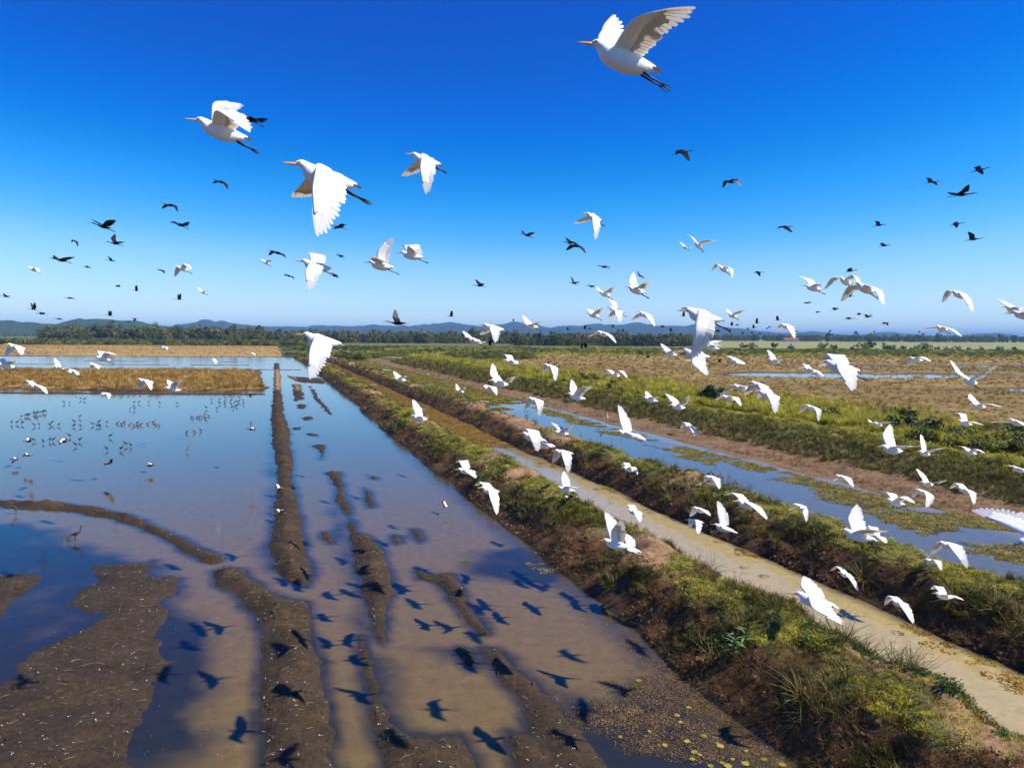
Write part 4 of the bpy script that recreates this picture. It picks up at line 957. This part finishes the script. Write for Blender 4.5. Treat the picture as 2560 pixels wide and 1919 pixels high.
cluster('ibis', [(1706,380,60,'M',(1690,388),(1726,404)), (1828,455,54,'M',(1807,472),(1853,466)), (1897,681,28,'M',(1885,682),(1901,691)), (2450,424,46,'M',(2434,420),(2459,436)), (2330,455,40,'M',(2313,443),(2346,463)), (2404,486,72,'V',(2368,478),(2420,458)), (1962,567,46,'M',(1944,570),(1983,582)), (2198,563,34,'V',(2187,552),(2208,560)), (2392,560,38,'M',(2385,556),(2395,569)), (2434,598,44,'V',(2420,578),(2440,594)), (2211,614,34,'V',(2199,607),(2225,609)), (2126,677,36,'F')], 'flying right in upper right sky', 'dark birds in the right sky', 1)
cluster('ibis', [(2018,757,26,'V',(2008,755),(2028,752)), (2126,741,20,'V'), (2045,780,18,'M'), (2088,774,22,'M'), (2148,786,20,'M'), (2170,792,26,'V',(2160,785),(2181,785)), (2123,796,30,'F'), (2213,808,24,'M',(2203,806),(2221,814)), (1945,800,18,'V')], 'low over right hills', 'dark birds over the right hills', 1)
cluster('ibis', [(1420,824,14,'V'), (1463,822,16,'V'), (1475,822,16,'M'), (1533,818,12,'V'), (1657,817,20,'M'), (1678,827,16,'V'), (1702,835,14,'M'), (1795,828,20,'M'), (1830,813,16,'V'), (1843,812,14,'M'), (1825,830,14,'V'), (1857,833,14,'M'), (1880,831,14,'M'), (1870,822,14,'M'), (1893,807,20,'V'), (1885,819,18,'V'), (1918,820,12,'D'), (1347,814,14,'V'), (1558,829,12,'V'), (1900,834,12,'M'), (1924,818,12,'M')], 'in flock before right hills', 'flock before the right hills', 1)
cluster('ibis', [(1465,868,20,'V'), (1621,892,22,'M'), (1501,908,14,'F'), (1800,905,16,'V'), (1830,881,20,'M'), (1817,914,14,'M'), (1371,905,18,'D'), (1397,914,12,'D'), (1455,870,14,'V'), (1226,862,24,'V'), (1795,870,18,'M'), (627,992,14,'V')], 'low over the fields', 'dark birds low over the fields', 1)
# ducks with white wing patches, flying or landing
for (px, py, L_, pose, tf, tn, lab, fc) in [
 (70,1103,24,'V',(72,1092),(76,1096),'whistling duck with white wing patch flapping at left edge of the flock',-1), (158,1104,28,'M',(165,1098),(144,1112),'whistling duck with spread white wings landing among the wading flock',-1),
 (38,1148,22,'M',(30,1142),(28,1158),'brown duck with white wing patch, lower of the two at left edge',-1), (70,1138,24,'M',(58,1142),(82,1138),'brown duck with white wing patch, upper of the two at left edge',-1),
 (270,1158,26,'V',(262,1162),(281,1145),'duck taking off with white wing raised over open water',-1), (373,1164,24,'M',(378,1158),(384,1164),'duck with folded white wings skimming open water',-1),
 (628,1073,24,'M',(618,1074),(638,1076),'brown duck flying low beside the mud strip',-1), (1114,1262,22,'V',(1106,1250),(1112,1268),'duck with white wing patch flying beside the nearest dike',1),
 (697,1222,26,'M',(690,1208),(712,1220),'duck landing on the mud strip, upper one',-1), (700,1282,30,'M',(686,1274),(712,1276),'duck landing on the mud strip, lower one',-1)]:
    flier('duck', px, py, L_, 10, pose, tf, tn, lab, 'whistling ducks in flight', pitch=5, minz=.35, facing=fc)
# ---- standing birds
def stand_mesh(name, mb, mbill, mleg, leg=.20, neck=.24, bill=.11, curve=.03, fat=1.0, tiltdeg=25):
    vs_, f, mi = [], [], []
    def add(me, k):
        n = len(vs_); vs_.extend(v.co[:] for v in me.vertices); fl = [tuple(i+n for i in p.vertices) for p in me.polygons]; f.extend(fl); mi.extend([k]*len(fl))
    body = loft([(.12, .02, -.03, .008), (.10, .035, -.045, .03*fat), (.05, .045, -.058*fat, .048*fat), (-.02, .042, -.056*fat, .05*fat), (-.09, .03, -.03, .036*fat), (-.15, .012, -.004, .02), (-.19, .004, -.004, .008)], mb, 'b', 10)
    rot = Matrix.Rotation(-R_(tiltdeg), 4, 'Y'); body.transform(rot); body.transform(Matrix.Translation((0, 0, leg+.06)))
    add(body, 0); z0 = leg+.06; hx, hz = .16, z0+neck
    add(tubes('n', [([(.07, 0, z0+.03), (.13, 0, z0+.07), (.125, 0, z0+neck*.6), (hx-.02, 0, hz-.015), (hx+.02, 0, hz)], [.03*fat, .02*fat, .014, .014, .016]), ([(hx-.02, 0, hz-.008), (hx+.01, 0, hz+.002), (hx+.035, 0, hz-.002)], [.008, .020, .008])], mb), 0)
    add(tubes('bl', [([(hx+.02, 0, hz), (hx+.02+bill*.5, 0, hz-curve*.3), (hx+.02+bill, 0, hz-curve)], [.008, .006, .002])], mbill), 1)
    for s_ in (-1, 1):
        add(tubes('l', [([(-.01, s_*.022, z0-.03), (-.02, s_*.022, leg*.5), (-.005+s_*.015, s_*.022, 0.0)], [.009, .0055, .0055]), ([(s_*.015-.02, s_*.022, .004), (s_*.015+.045, s_*.022, .003)], [.005, .003])], mleg, 5), 2)
    return mesh_py(name, vs_, f, [mb, mbill, mleg], True, mi)
ST_IBIS = stand_mesh('standing_ibis', M_black, M_greybill, M_leg, .18, .16, .12, .045)
ST_DUCK = stand_mesh('standing_duck', M_chest, M_red, M_leg, .10, .17, .045, .005, 1.15, 30)
ST_EGRET = stand_mesh('standing_egret', M_white, M_bill, M_leg, .18, .26, .08, .005, .8, 40)
ST_HERON = stand_mesh('standing_heron', simple('slate plumage', (.10, .12, .16), .6, .2, 40), M_greybill, M_leg, .26, .40, .12, .01, .8, 40)
def stand(name, me, px, py, s_, yaw, label, cat, group, top=False):
    x, y = ground(px, py)
    if top:
        for _ in range(5): z = float(tz(x, y)[0]); x, y = ground(px, py, max(z, 0))
    z = float(tz(x, y)[0]); z = max(z-.01, -.05)
    o = link(name, me); o.location = (x, y, z); o.rotation_euler.z = yaw; o.scale = (s_, s_, s_); tag(o, label, cat, group); return o
def zz(pts): return [(a/3.4547, 940+b_/3.4547) for a, b_ in pts]      # positions of feet read off an enlargement
ROWS = [
 ('ibis', 'in the cluster by the left edge', zz([(184,362),(220,350),(236,346),(250,352),(290,330),(306,334),(322,330),(306,350),(345,328),(368,318),(380,322),(396,318)])),
 ('ibis', 'in the long mid-pond row', zz([(100,416),(148,414),(192,420),(296,434),(338,430),(430,434),(446,418),(508,432),(640,404),(638,438),(690,364),(696,442),(800,426),(838,440),(856,410),(862,438),(922,412)])),
 ('duck', 'in the raft right of the mid-pond row', zz([(1014,414),(1052,420),(1074,406),(1120,424),(1158,434),(1186,412),(1190,436),(1216,424),(1276,418),(1324,404),(1346,424),(1374,434)])),
 ('ibis', 'in the row beside landing ducks', zz([(292,566),(374,580),(430,566),(460,564),(602,530),(652,606),(690,566),(952,532),(922,642),(1046,644),(1088,604),(1130,612)])),
 ('ibis', 'in the loose row below the levee', zz([(554,240),(600,238),(698,204),(730,210),(1158,240),(1200,236),(1284,234),(1380,246),(1532,246),(1124,292),(1160,296)])),
 ('ibis', 'in the dense flock by the strip', zz([(1826,216),(1782,284),(1872,290),(1896,214),(1896,242),(1944,198),(1940,226),(1942,248),(1996,192),(1994,224),(1996,252),(2026,240),(2050,236),(2066,196),(2066,226),(2100,220),(2102,248),(2044,262),(2016,282)])),
 ('duck', 'in the small brown party off the mud strip', zz([(1650,362),(1668,366),(1700,362),(1720,362),(1742,362),(1764,344),(1776,372),(1806,352)])),
 ('duck', 'in the trio below the brown party', zz([(1612,496),(1682,490),(1736,476)])),
 ('ibis', 'in line along the thin levee', zz([(630,146),(652,166),(706,140),(780,134),(826,132),(884,150),(990,164),(1052,166),(1108,162),(1160,160),(1210,158),(1290,160),(1640,146),(1690,140),(1740,142),(1776,140),(1890,122),(2000,150)])),
]
for kind, phrase, pts in ROWS:
    for i, (px, py) in enumerate(sorted(pts)):
        me_, nm, adj = (ST_IBIS, 'wading_ibis', 'small dark wading bird') if kind == 'ibis' else (ST_DUCK, 'standing_duck', 'small brown duck')
        yaw = random.choice((0, math.pi))+random.uniform(-.7, .7)
        stand(nm, me_, px, py, random.uniform(.85, 1.05), yaw, '%s %s, %s from left' % (adj, phrase, ORD[i]), 'ibis' if kind == 'ibis' else 'duck', 'birds '+phrase)
for i, (px, py) in enumerate([(1752,1184), (1770,1186), (1784,1186), (1797,1190), (1806,1194), (1834,1210), (1842,1208)]):
    stand('standing_duck', ST_DUCK, px, py+3, .95, random.uniform(-.6, .6)+(0 if i % 2 else math.pi), 'brown duck standing on the crest of the second dike, %s from left' % ORD[i], 'duck', 'ducks on the second dike', True)
for i, (px, py) in enumerate([(1341,1202), (1349,1222), (1393,1236), (1296,1216)]):
    stand('standing_duck', ST_DUCK, px, py+2, .95, random.uniform(-.6, .6)+math.pi, 'dark duck standing on the nearest dike by the narrow canal, %s from left' % ORD[sorted([1341, 1349, 1393, 1296]).index(px)], 'duck', 'ducks on the nearest dike', True)
flier('duck', 1362, 1217, 30, 0, 'V', (1352, 1222), (1376, 1208), 'black and white duck flapping on the nearest dike beside standing ducks', 'whistling ducks in flight', 5, 1.25, -1)
flier('duck', 1420, 1246, 30, 0, 'V', (1412, 1238), (1432, 1236), 'black and white duck with wing up on the dike top below an egret', 'whistling ducks in flight', 5, 1.25, -1)
for i, (px, py) in enumerate([(1050,962), (1062,965), (1072,970), (1088,978), (880,918), (1040,958), (1100,980)]):
    stand('standing_duck', ST_DUCK, px, py, 1.0, random.uniform(0, 6), 'tiny dark duck on the far crest of the second dike, %s from left' % ORD[sorted([1050, 1062, 1072, 1088, 880, 1040, 1100]).index(px)], 'duck', 'ducks far along the second dike', True)
# limpkins near the curved mud levee, with parts
def limpkin(px, py, yaw, label, s_=1.0, top=False):
    x, y = ground(px, py); z = max(float(tz(x, y)[0])-.01, -.04)
    o = link('limpkin', None); o.location = (x, y, z); o.rotation_euler.z = yaw; o.scale = (s_,)*3; tag(o, label, 'limpkin', 'brown waders by the curved levee')
    b_ = loft([(.14, .03, -.03, .010), (.11, .045, -.045, .034), (.05, .055, -.06, .052), (-.03, .05, -.06, .054), (-.11, .034, -.036, .038), (-.18, .012, -.008, .022), (-.24, .0, -.01, .008)], M_brownb, 'limpkin_body', 12); b_.transform(Matrix.Rotation(-R_(18), 4, 'Y')); b_.transform(Matrix.Translation((0, 0, .30))); link('body', b_, o)
    link('neck', tubes('limpkin_neck', [([(.09, 0, .33), (.15, 0, .38), (.155, 0, .46), (.16, 0, .53), (.19, 0, .555)], [.034, .022, .016, .016, .018]), ([(.155, 0, .548), (.185, 0, .56), (.215, 0, .552)], [.008, .022, .009])], M_brownb, 8), o)
    link('bill', tubes('limpkin_bill', [([(.205, 0, .553), (.26, 0, .545), (.315, 0, .522)], [.009, .007, .0025])], M_greybill), o)
    for q in (-1, 1): link('leg', tubes('limpkin_leg', [([(-.01, q*.025, .27), (-.03, q*.025, .14), (q*.03, q*.025, 0)], [.012, .007, .007]), ([(q*.03-.03, q*.025, .004), (q*.03+.06, q*.025, .003)], [.006, .003])], M_leg, 6), o)
limpkin(190, 1352, .1, 'brown long-legged wader standing in dark shallows below the curved levee', 1.0)
limpkin(38, 1284, 2.9, 'brown wader with head down at the left end of the curved levee', .95)
limpkin(468, 1130, 1.4, 'slim pale brown wader standing alone in mid-pond', .75)
stand('standing_egret', ST_EGRET, 1519, 1050, 1.0, math.pi*.5, 'white egret standing at the mud edge of the wide canal', 'egret', None)
stand('standing_heron', ST_HERON, 1503, 1096, 1.0, .1, 'slender grey heron standing in water behind the second dike', 'heron', None)
stand('standing_egret', ST_EGRET, 929, 908, 1.1, 2.5, 'tiny white egret standing far along the wide canal, left one', 'egret', None)
stand('standing_egret', ST_EGRET, 1070, 940, 1.1, 2.5, 'tiny white egret standing at the muddy edge far along the wide canal', 'egret', None)
# ================================================================== floating weeds, litter, single plants
M_weed = foliage('floating weed', [(.09, .07, .010), (.17, .13, .014), (.27, .21, .025), (.42, .36, .07)], .5, .1)
M_pad = foliage('lily pad', [(.22, .20, .02), (.32, .28, .04), (.40, .32, .08)], .45, 0)
M_litter = foliage('drifted litter', [(.05, .034, .018), (.11, .07, .03), (.24, .15, .06)], .7, 0)
M_straw = foliage('straw bits', [(.35, .24, .10), (.55, .42, .20)], .7, 0)
M_fleck = simple('white down', (.75, .73, .70), .8, .1, 30)
def flat_clump(name, n, rad, size, m, seed, up_=.012, round_=False, tilt=.12):
    r = random.Random(seed); vs_, f = [], []
    for i in range(n):
        a = r.uniform(0, 6.283); q = rad*math.sqrt(r.random()); cx, cy, cz = q*math.cos(a), q*math.sin(a), up_*r.uniform(.3, 1)
        s_ = size*r.uniform(.6, 1.25); k = len(vs_); seg = 9 if round_ else 4; ph = r.uniform(0, 6.28); tx, ty = r.gauss(0, tilt), r.gauss(0, tilt)
        for j in range(seg):
            an = ph+6.283*j/seg*(.93 if round_ else 1); w_ = s_*(1 if round_ or j % 2 == 0 else .55)
            x, y = w_*math.cos(an), w_*math.sin(an); vs_.append((cx+x, cy+y, cz+tx*x+ty*y))
        f.append(tuple(range(k, k+seg)))
    return mesh_py(name, vs_, f, [m], False)
S_weed = source(*[flat_clump('weed_raft', 46, .30, .045, M_weed, 200+i, .03, False, .25) for i in range(4)])
S_litter = source(*[flat_clump('litter', 22, .22, .022, M_litter, 210+i, .012, False, .3) for i in range(4)])
S_fleck = source(flat_clump('down', 3, .02, .014, M_fleck, 220, .01), flat_clump('down', 2, .03, .010, M_fleck, 221, .01))
S_straw = source(tubes('straw', [([(-.09, 0, .01), (0, .012, .02), (.10, -.01, .008)], [.0022, .0022, .0015])], M_straw, 4), tubes('straw', [([(-.05, 0, .008), (.06, .02, .012)], [.002, .0015])], M_straw, 4))
def in_poly(n, pts, scale=1.0, thick=None, seed=0, edge=.3):
    P = [ground(a*scale, b_*scale) for a, b_ in pts]; A = np.array(P)
    x = rng.uniform(A[:, 0].min()-1, A[:, 0].max()+1, n); y = rng.uniform(A[:, 1].min()-1, A[:, 1].max()+1, n)
    sd = sdpoly(x, y, P); keep = sd+edge*1.5*fbm(x, y, .35, 4, 120+seed)+edge*rng.normal(size=n)*.4 > 0
    if thick is not None: keep &= fbm(x, y, .5, 4, 130+seed) > thick
    return x[keep], y[keep]
RAFT = [(1290,1000),(1465,1050),(1660,1100),(1920,1163),(2100,1213),(2300,1256),(2560,1302),(2800,1350),(2800,1500),(2560,1415),(2440,1385),(2330,1342),(2200,1292),(2050,1228),(1900,1184),(1750,1152),(1600,1106),(1450,1060),(1300,1013)]
x, y = in_poly(60000, RAFT, 1, -.12, 1, .4)
scatter('weed_raft', np.stack([x, y, np.full(len(x), .004)], -1), rng.uniform(.4, .85, len(x)), S_weed, 'yellow green floating weeds along the wide canal', 'water weeds', .03)
u = rng.uniform(64, 200, 16000); v = rng.uniform(18.2, 26.2, 16000); k_ = (u+8*fbm(u, v, .2, 3, 46) > 72) & (fbm(u, v*1.5, .16, 3, 47) > -.42); x, y = uv2xy(u[k_], v[k_])
scatter('weed_mat', np.stack([x, y, np.full(len(x), .004)], -1), rng.uniform(1.2, 2.2, len(x)), S_weed, 'yellow weed mat covering the far end of the wide canal', 'water weeds', .02)
M_rust = foliage('rusty scum', [(.16, .085, .010), (.27, .15, .015), (.38, .24, .03)], .5, .1)
S_rust = source(*[flat_clump('scum', 46, .30, .05, M_rust, 230+i, .02, False, .15) for i in range(3)])
u = rng.uniform(40, 180, 9000); v = rng.uniform(11.4, 15.0, 9000); k_ = (u+4*fbm(u, v, .3, 3, 44) > 45) & (fbm(u, v, .25, 3, 45) > -.55); x, y = uv2xy(u[k_], v[k_])
scatter('scum_mat', np.stack([x, y, np.full(len(x), .004)], -1), rng.uniform(.8, 1.5, len(x)), S_rust, 'rusty brown scum covering the far narrow canal', 'water weeds', .02)
# clumps along the edges of the narrow canal
u = rng.uniform(9, 45, 420); v = np.where(rng.random(420) < .6, 14.75-rng.exponential(.25, 420), 11.95+rng.exponential(.2, 420)); k_ = fbm(u, v, .6, 2, 140) > .1; x, y = uv2xy(u[k_], v[k_])
scatter('edge_weeds', np.stack([x, y, np.full(len(x), .003)], -1), rng.uniform(.3, .8, len(x)), S_rust, 'small brown weed clumps along the narrow canal edges', 'water weeds', .03)
# drifted litter and pads in the corner of the flooded field
CORN = [(1180,1500),(1300,1515),(1360,1478),(1490,1478),(1640,1560),(1740,1650),(1850,1780),(1330,1780),(1240,1620)]
x, y = in_poly(5200, CORN, K, -.25, 3, .5); v_ok = xy2uv(x, y)[1] < 7.9; x, y = x[v_ok], y[v_ok]
scatter('drift_litter', np.stack([x, y, np.full(len(x), .004)], -1), rng.uniform(.35, 1.0, len(x)), S_litter, 'brown plant litter drifted into the near corner of the pond', 'plant litter', .02)
x, y = in_poly(700, [(1010,1196),(1130,1172),(1235,1226),(1210,1262),(1090,1260),(1000,1240)], K, -.1, 4, .5)
scatter('pond_weeds', np.stack([x, y, np.full(len(x), .004)], -1), rng.uniform(.25, .6, len(x)), S_weed, 'small yellow weeds floating in mid pond', 'water weeds', .02)
u = 7.95-rng.exponential(.25, 1500); uu_ = logu(9, 60, 1500, 1.4); x, y = uv2xy(uu_, u); k_ = fbm(uu_, u, .6, 2, 144) > -.1
scatter('shore_litter', np.stack([x, y, np.full(len(x), .003)], -1)[k_], rng.uniform(.25, .7, len(x))[k_], S_litter, 'brown litter washed up along the pond shore', 'plant litter', .02)
PADM = [flat_clump('lily_pad', 1, 0, .055, M_pad, 240+i, .01, True, .03) for i in range(3)]
PADS = [(1500,1625),(1512,1630),(1496,1640),(1550,1606),(1556,1612),(1535,1655),(1560,1648),(1572,1655),(1583,1640),(1610,1650),(1484,1602),(1520,1590),(1470,1560),(1488,1528),(1462,1545),(1560,1460),(1592,1468),(1436,1610),(1650,1640),(1690,1652),(1612,1622),(1404,1580),(1340,1592),(1380,1470)]
PADS = sorted(PADS, key=lambda q: q[0])
for i, (a, b_) in enumerate(PADS):
    x, y = ground(a*K, b_*K); o = link('lily_pad', PADM[i % 3]); o.location = (x, y, .006); o.rotation_euler.z = i*1.9; o.scale = (1+.25*math.sin(i*2.3),)*3
    tag(o, 'yellow green lily pad floating in the near pond corner, %s from the left' % ORD[i], 'lily pad', 'lily pads in the pond corner')
# down feathers and straw on the mud
def on_mud(n):
    x = rng.uniform(-16, 8, n); y = 9+rng.random(n)**1.5*32; z = tz(x, y); u, v = xy2uv(x, y); k_ = (z > .02) & (v < 7.5); return x[k_], y[k_], z[k_]
x, y, z = on_mud(3600); scatter('down_feathers', np.stack([x, y, z+.008], -1), rng.uniform(.4, 1.5, len(x)), S_fleck, 'white down feathers and droppings scattered on the mud', 'down feathers', .1)
x, y, z = on_mud(5200); scatter('straw_bits', np.stack([x, y, z+.006], -1), rng.uniform(.4, 1.3, len(x)), S_straw, 'short straw pieces scattered on the mud banks', 'straw', .1)
x = rng.uniform(-14, 12, 900); y = 10+rng.random(900)**1.4*30; z = tz(x, y); k_ = (z < -.01) & (xy2uv(x, y)[1] < 7.9)
scatter('floating_bits', np.stack([x, y, np.full(len(x), .004)], -1)[k_], rng.uniform(.25, .7, len(x))[k_], S_fleck, 'tiny pale bits floating on the pond', 'floating bits', .02)
# leafy cane on the nearest dike
def cane(px, py, s_, label, seed, nst=5, nl=6, hgt=.7, ll=.26, m=M_leaf, name='leafy_plant'):
    x, y = ground(px, py, .5); z = float(tz(x, y)[0]); x, y = ground(px, py, max(0, z)); z = float(tz(x, y)[0])
    r = random.Random(seed); o = link(name, None); o.location = (x, y, z-.03); o.scale = (s_,)*3; tag(o, label, 'plant')
    for i in range(nst):
        an = r.uniform(0, 6.28); ln = hgt*r.uniform(.7, 1.1); bx, by = math.cos(an)*ln*.35, math.sin(an)*ln*.35
        pts = [(0, 0, 0), (bx*.35, by*.35, ln*.5), (bx, by, ln)]
        st = link('stem', tubes('stem', [(pts, [.008, .006, .003])], M_bark, 5), o)
        for j in range(nl):
            t_ = .35+.65*j/(nl-1); P = Vector(pts[0]).lerp(Vector(pts[2]), t_); a2 = r.uniform(0, 6.28); d = Vector((math.cos(a2), math.sin(a2), r.uniform(-.1, .6))).normalized(); n = d.cross(Vector((-d.y, d.x, 0))).normalized()
            if n.z < 0: n = -n
            v_, f_ = [], []; wv = n.cross(d); L_ = ll*r.uniform(.6, 1.1)
            for q, w_ in ((0, .02), (.3, .11), (.6, .10), (1, .005)): p_ = P+d*L_*q-n*L_*.25*q*q; v_ += [tuple(p_-wv*L_*w_), tuple(p_+n*L_*.01), tuple(p_+wv*L_*w_)]
            for q in range(3):
                for g in (0, 1): f_.append((3*q+g, 3*q+g+1, 3*q+g+4, 3*q+g+3))
            link('leaf', mesh_py('leaf', v_, f_, [m]), st)
cane(1838, 1640, .8, 'green cane with long pointed leaves on the slope of the nearest dike', 3, 6, 6, .75, .30, foliage('cane leaf', [(.08, .17, .05), (.14, .25, .08), (.22, .33, .12)]))
cane(1318, 1062, 1.2, 'leafy green sprig in the water beside the left end of the second dike', 4, 5, 6, .8, .25)
cane(1845, 1452, .9, 'thin leafy weed on the canal edge of the nearest dike', 5, 3, 7, .8, .12, M_olive)
cane(1530, 1258, .8, 'short bushy weed on top of the nearest dike near the ducks', 6, 7, 6, .5, .14, M_olive)
cane(2142, 1590, .8, 'thin upright weed at the canal edge by the big egret', 7, 2, 7, .95, .09, M_olive)
cane(1250, 1135, 1.0, 'green feathery weed on the nearest dike far up', 8, 5, 6, .6, .16, M_green)
cane(1722, 1168, 1.0, 'pale feathery weed on the wide canal edge left of the ducks', 9, 4, 6, .5, .12, M_olive)
cane(1345, 1208-30, .9, 'tuft of tall weed on the canal side of the nearest dike', 10, 6, 6, .6, .13, M_olive)
def twig_bush(px, py, s_, label, seed):
    x, y = ground(px, py, .3); z = float(tz(x, y)[0]); x, y = ground(px, py, max(0, z)); z = float(tz(x, y)[0])
    r = random.Random(seed); o = link('twiggy_shrub', None); o.location = (x, y, z-.03); o.scale = (s_,)*3; tag(o, label, 'shrub')
    for i in range(7):
        an = r.uniform(0, 6.28); ln = r.uniform(.45, .8); e_ = Vector((math.cos(an)*ln*.6, math.sin(an)*ln*.6, ln)); paths = [([(0, 0, 0), tuple(e_*.5+Vector((0, 0, .05))), tuple(e_)], [.008, .005, .002])]
        for j in range(7):
            p_ = e_*r.uniform(.35, .95); q = p_+Vector((r.gauss(0, .14), r.gauss(0, .14), r.uniform(.02, .2))); paths.append(([tuple(p_), tuple(q)], [.003, .0012]))
        br = link('branch', tubes('branch', paths, M_bark, 4), o)
        lf = leafy_mesh('leaves', 26, .24, .26, .035, M_olive, seed*10+i, .8)
        for v_ in lf.vertices: v_.co += e_*.85-Vector((0, 0, .1))
        link('foliage', lf, br)
twig_bush(2262, 1672, 1.0, 'bare twiggy shrub on the canal edge of the nearest dike', 11)
twig_bush(2330, 1712, .7, 'smaller twiggy shrub right of the bare one on the nearest dike', 12)
# far farm things
def pole(px, D, h, label, w_=.12):
    o = link('utility_pole', None); o.location = ((px-1280)/FPX*D, D, 0); tag(o, label, 'pole')
    link('post', tubes('post', [([(0, 0, 0), (0, 0, h)], [w_*1.3, w_])], M_greybill, 7), o)
    link('crossarm', tubes('crossarm', [([(-1.6, 0, h-.8), (1.6, 0, h-.8)], [.08, .08])], M_greybill, 5), o)
pole(13, 900, 19, 'thin utility pole at the left edge before the hills', .3); pole(101, 700, 9, 'short pale post in the field below the left hills', .12)
M_wall = simple('pale wall', (.62, .58, .52), .8, .1, 3); M_roof = simple('red tile roof', (.32, .09, .045), .8, .2, 4); M_tin = simple('dark tin roof', (.07, .06, .06), .6, .2, 3)
def house(px, D, w_, dp, h, m, label):
    o = link('farm_building', None); o.location = ((px-1280)/FPX*D, D, .1); tag(o, label, 'building')
    b_ = bmesh.new(); bmesh.ops.create_cube(b_, size=1)
    for v_ in b_.verts: v_.co = Vector((v_.co.x*w_, v_.co.y*dp, (v_.co.z+.5)*h))
    me = bpy.data.meshes.new('wall'); b_.to_mesh(me); b_.free(); me.materials.append(M_wall); link('wall', me, o)
    e_ = .5; link('roof', mesh_py('roof', [(-w_/2-e_, -dp/2-e_, h+.02), (w_/2+e_, -dp/2-e_, h+.02), (w_/2+e_, dp/2+e_, h+.02), (-w_/2-e_, dp/2+e_, h+.02), (-w_/2-e_, 0, h+dp*.28), (w_/2+e_, 0, h+dp*.28)], [(0, 1, 5, 4), (2, 3, 4, 5), (0, 4, 3), (1, 2, 5), (3, 2, 1, 0)], [m], False), o)
    link('door', mesh_py('door', [(-.6, -dp/2-.03, 0), (.6, -dp/2-.03, 0), (.6, -dp/2-.03, 2.1), (-.6, -dp/2-.03, 2.1)], [(0, 1, 2, 3)], [M_leg], False), o)
    for s_ in (-1, 1): link('window', mesh_py('window', [(s_*w_*.3-.6, -dp/2-.03, 1), (s_*w_*.3+.6, -dp/2-.03, 1), (s_*w_*.3+.6, -dp/2-.03, 2.1), (s_*w_*.3-.6, -dp/2-.03, 2.1)], [(0, 1, 2, 3)], [M_eye], False), o)
house(268, 590, 7, 5, 2.6, M_tin, 'small dark roofed shed at the foot of the left wood')
house(1975, 1150, 22, 9, 4, M_roof, 'low red roofed farm building beyond the pale field')
# ================================================================== the air between here and the hills
hv = bpy.data.materials.new('haze'); hv.use_nodes = True; hn = hv.node_tree; hn.nodes.remove(hn.nodes['Principled BSDF'])
pv = hn.nodes.new('ShaderNodeVolumePrincipled'); pv.inputs['Color'].default_value = (.30, .58, 1, 1); pv.inputs['Density'].default_value = 1.15e-4; pv.inputs['Anisotropy'].default_value = 0
hn.links.new(pv.outputs[0], hn.nodes['Material Output'].inputs['Volume'])
bmh = bmesh.new(); bmesh.ops.create_cube(bmh, size=1)
for v_ in bmh.verts: v_.co = Vector((v_.co.x*50000, v_.co.y*50000, -4+(v_.co.z+.5)*152))
mh = bpy.data.meshes.new('haze'); bmh.to_mesh(mh); mh.materials.append(hv)
oh = link('haze', mh); tag(oh, 'thin blue air haze over the plain', 'haze', kind='stuff')
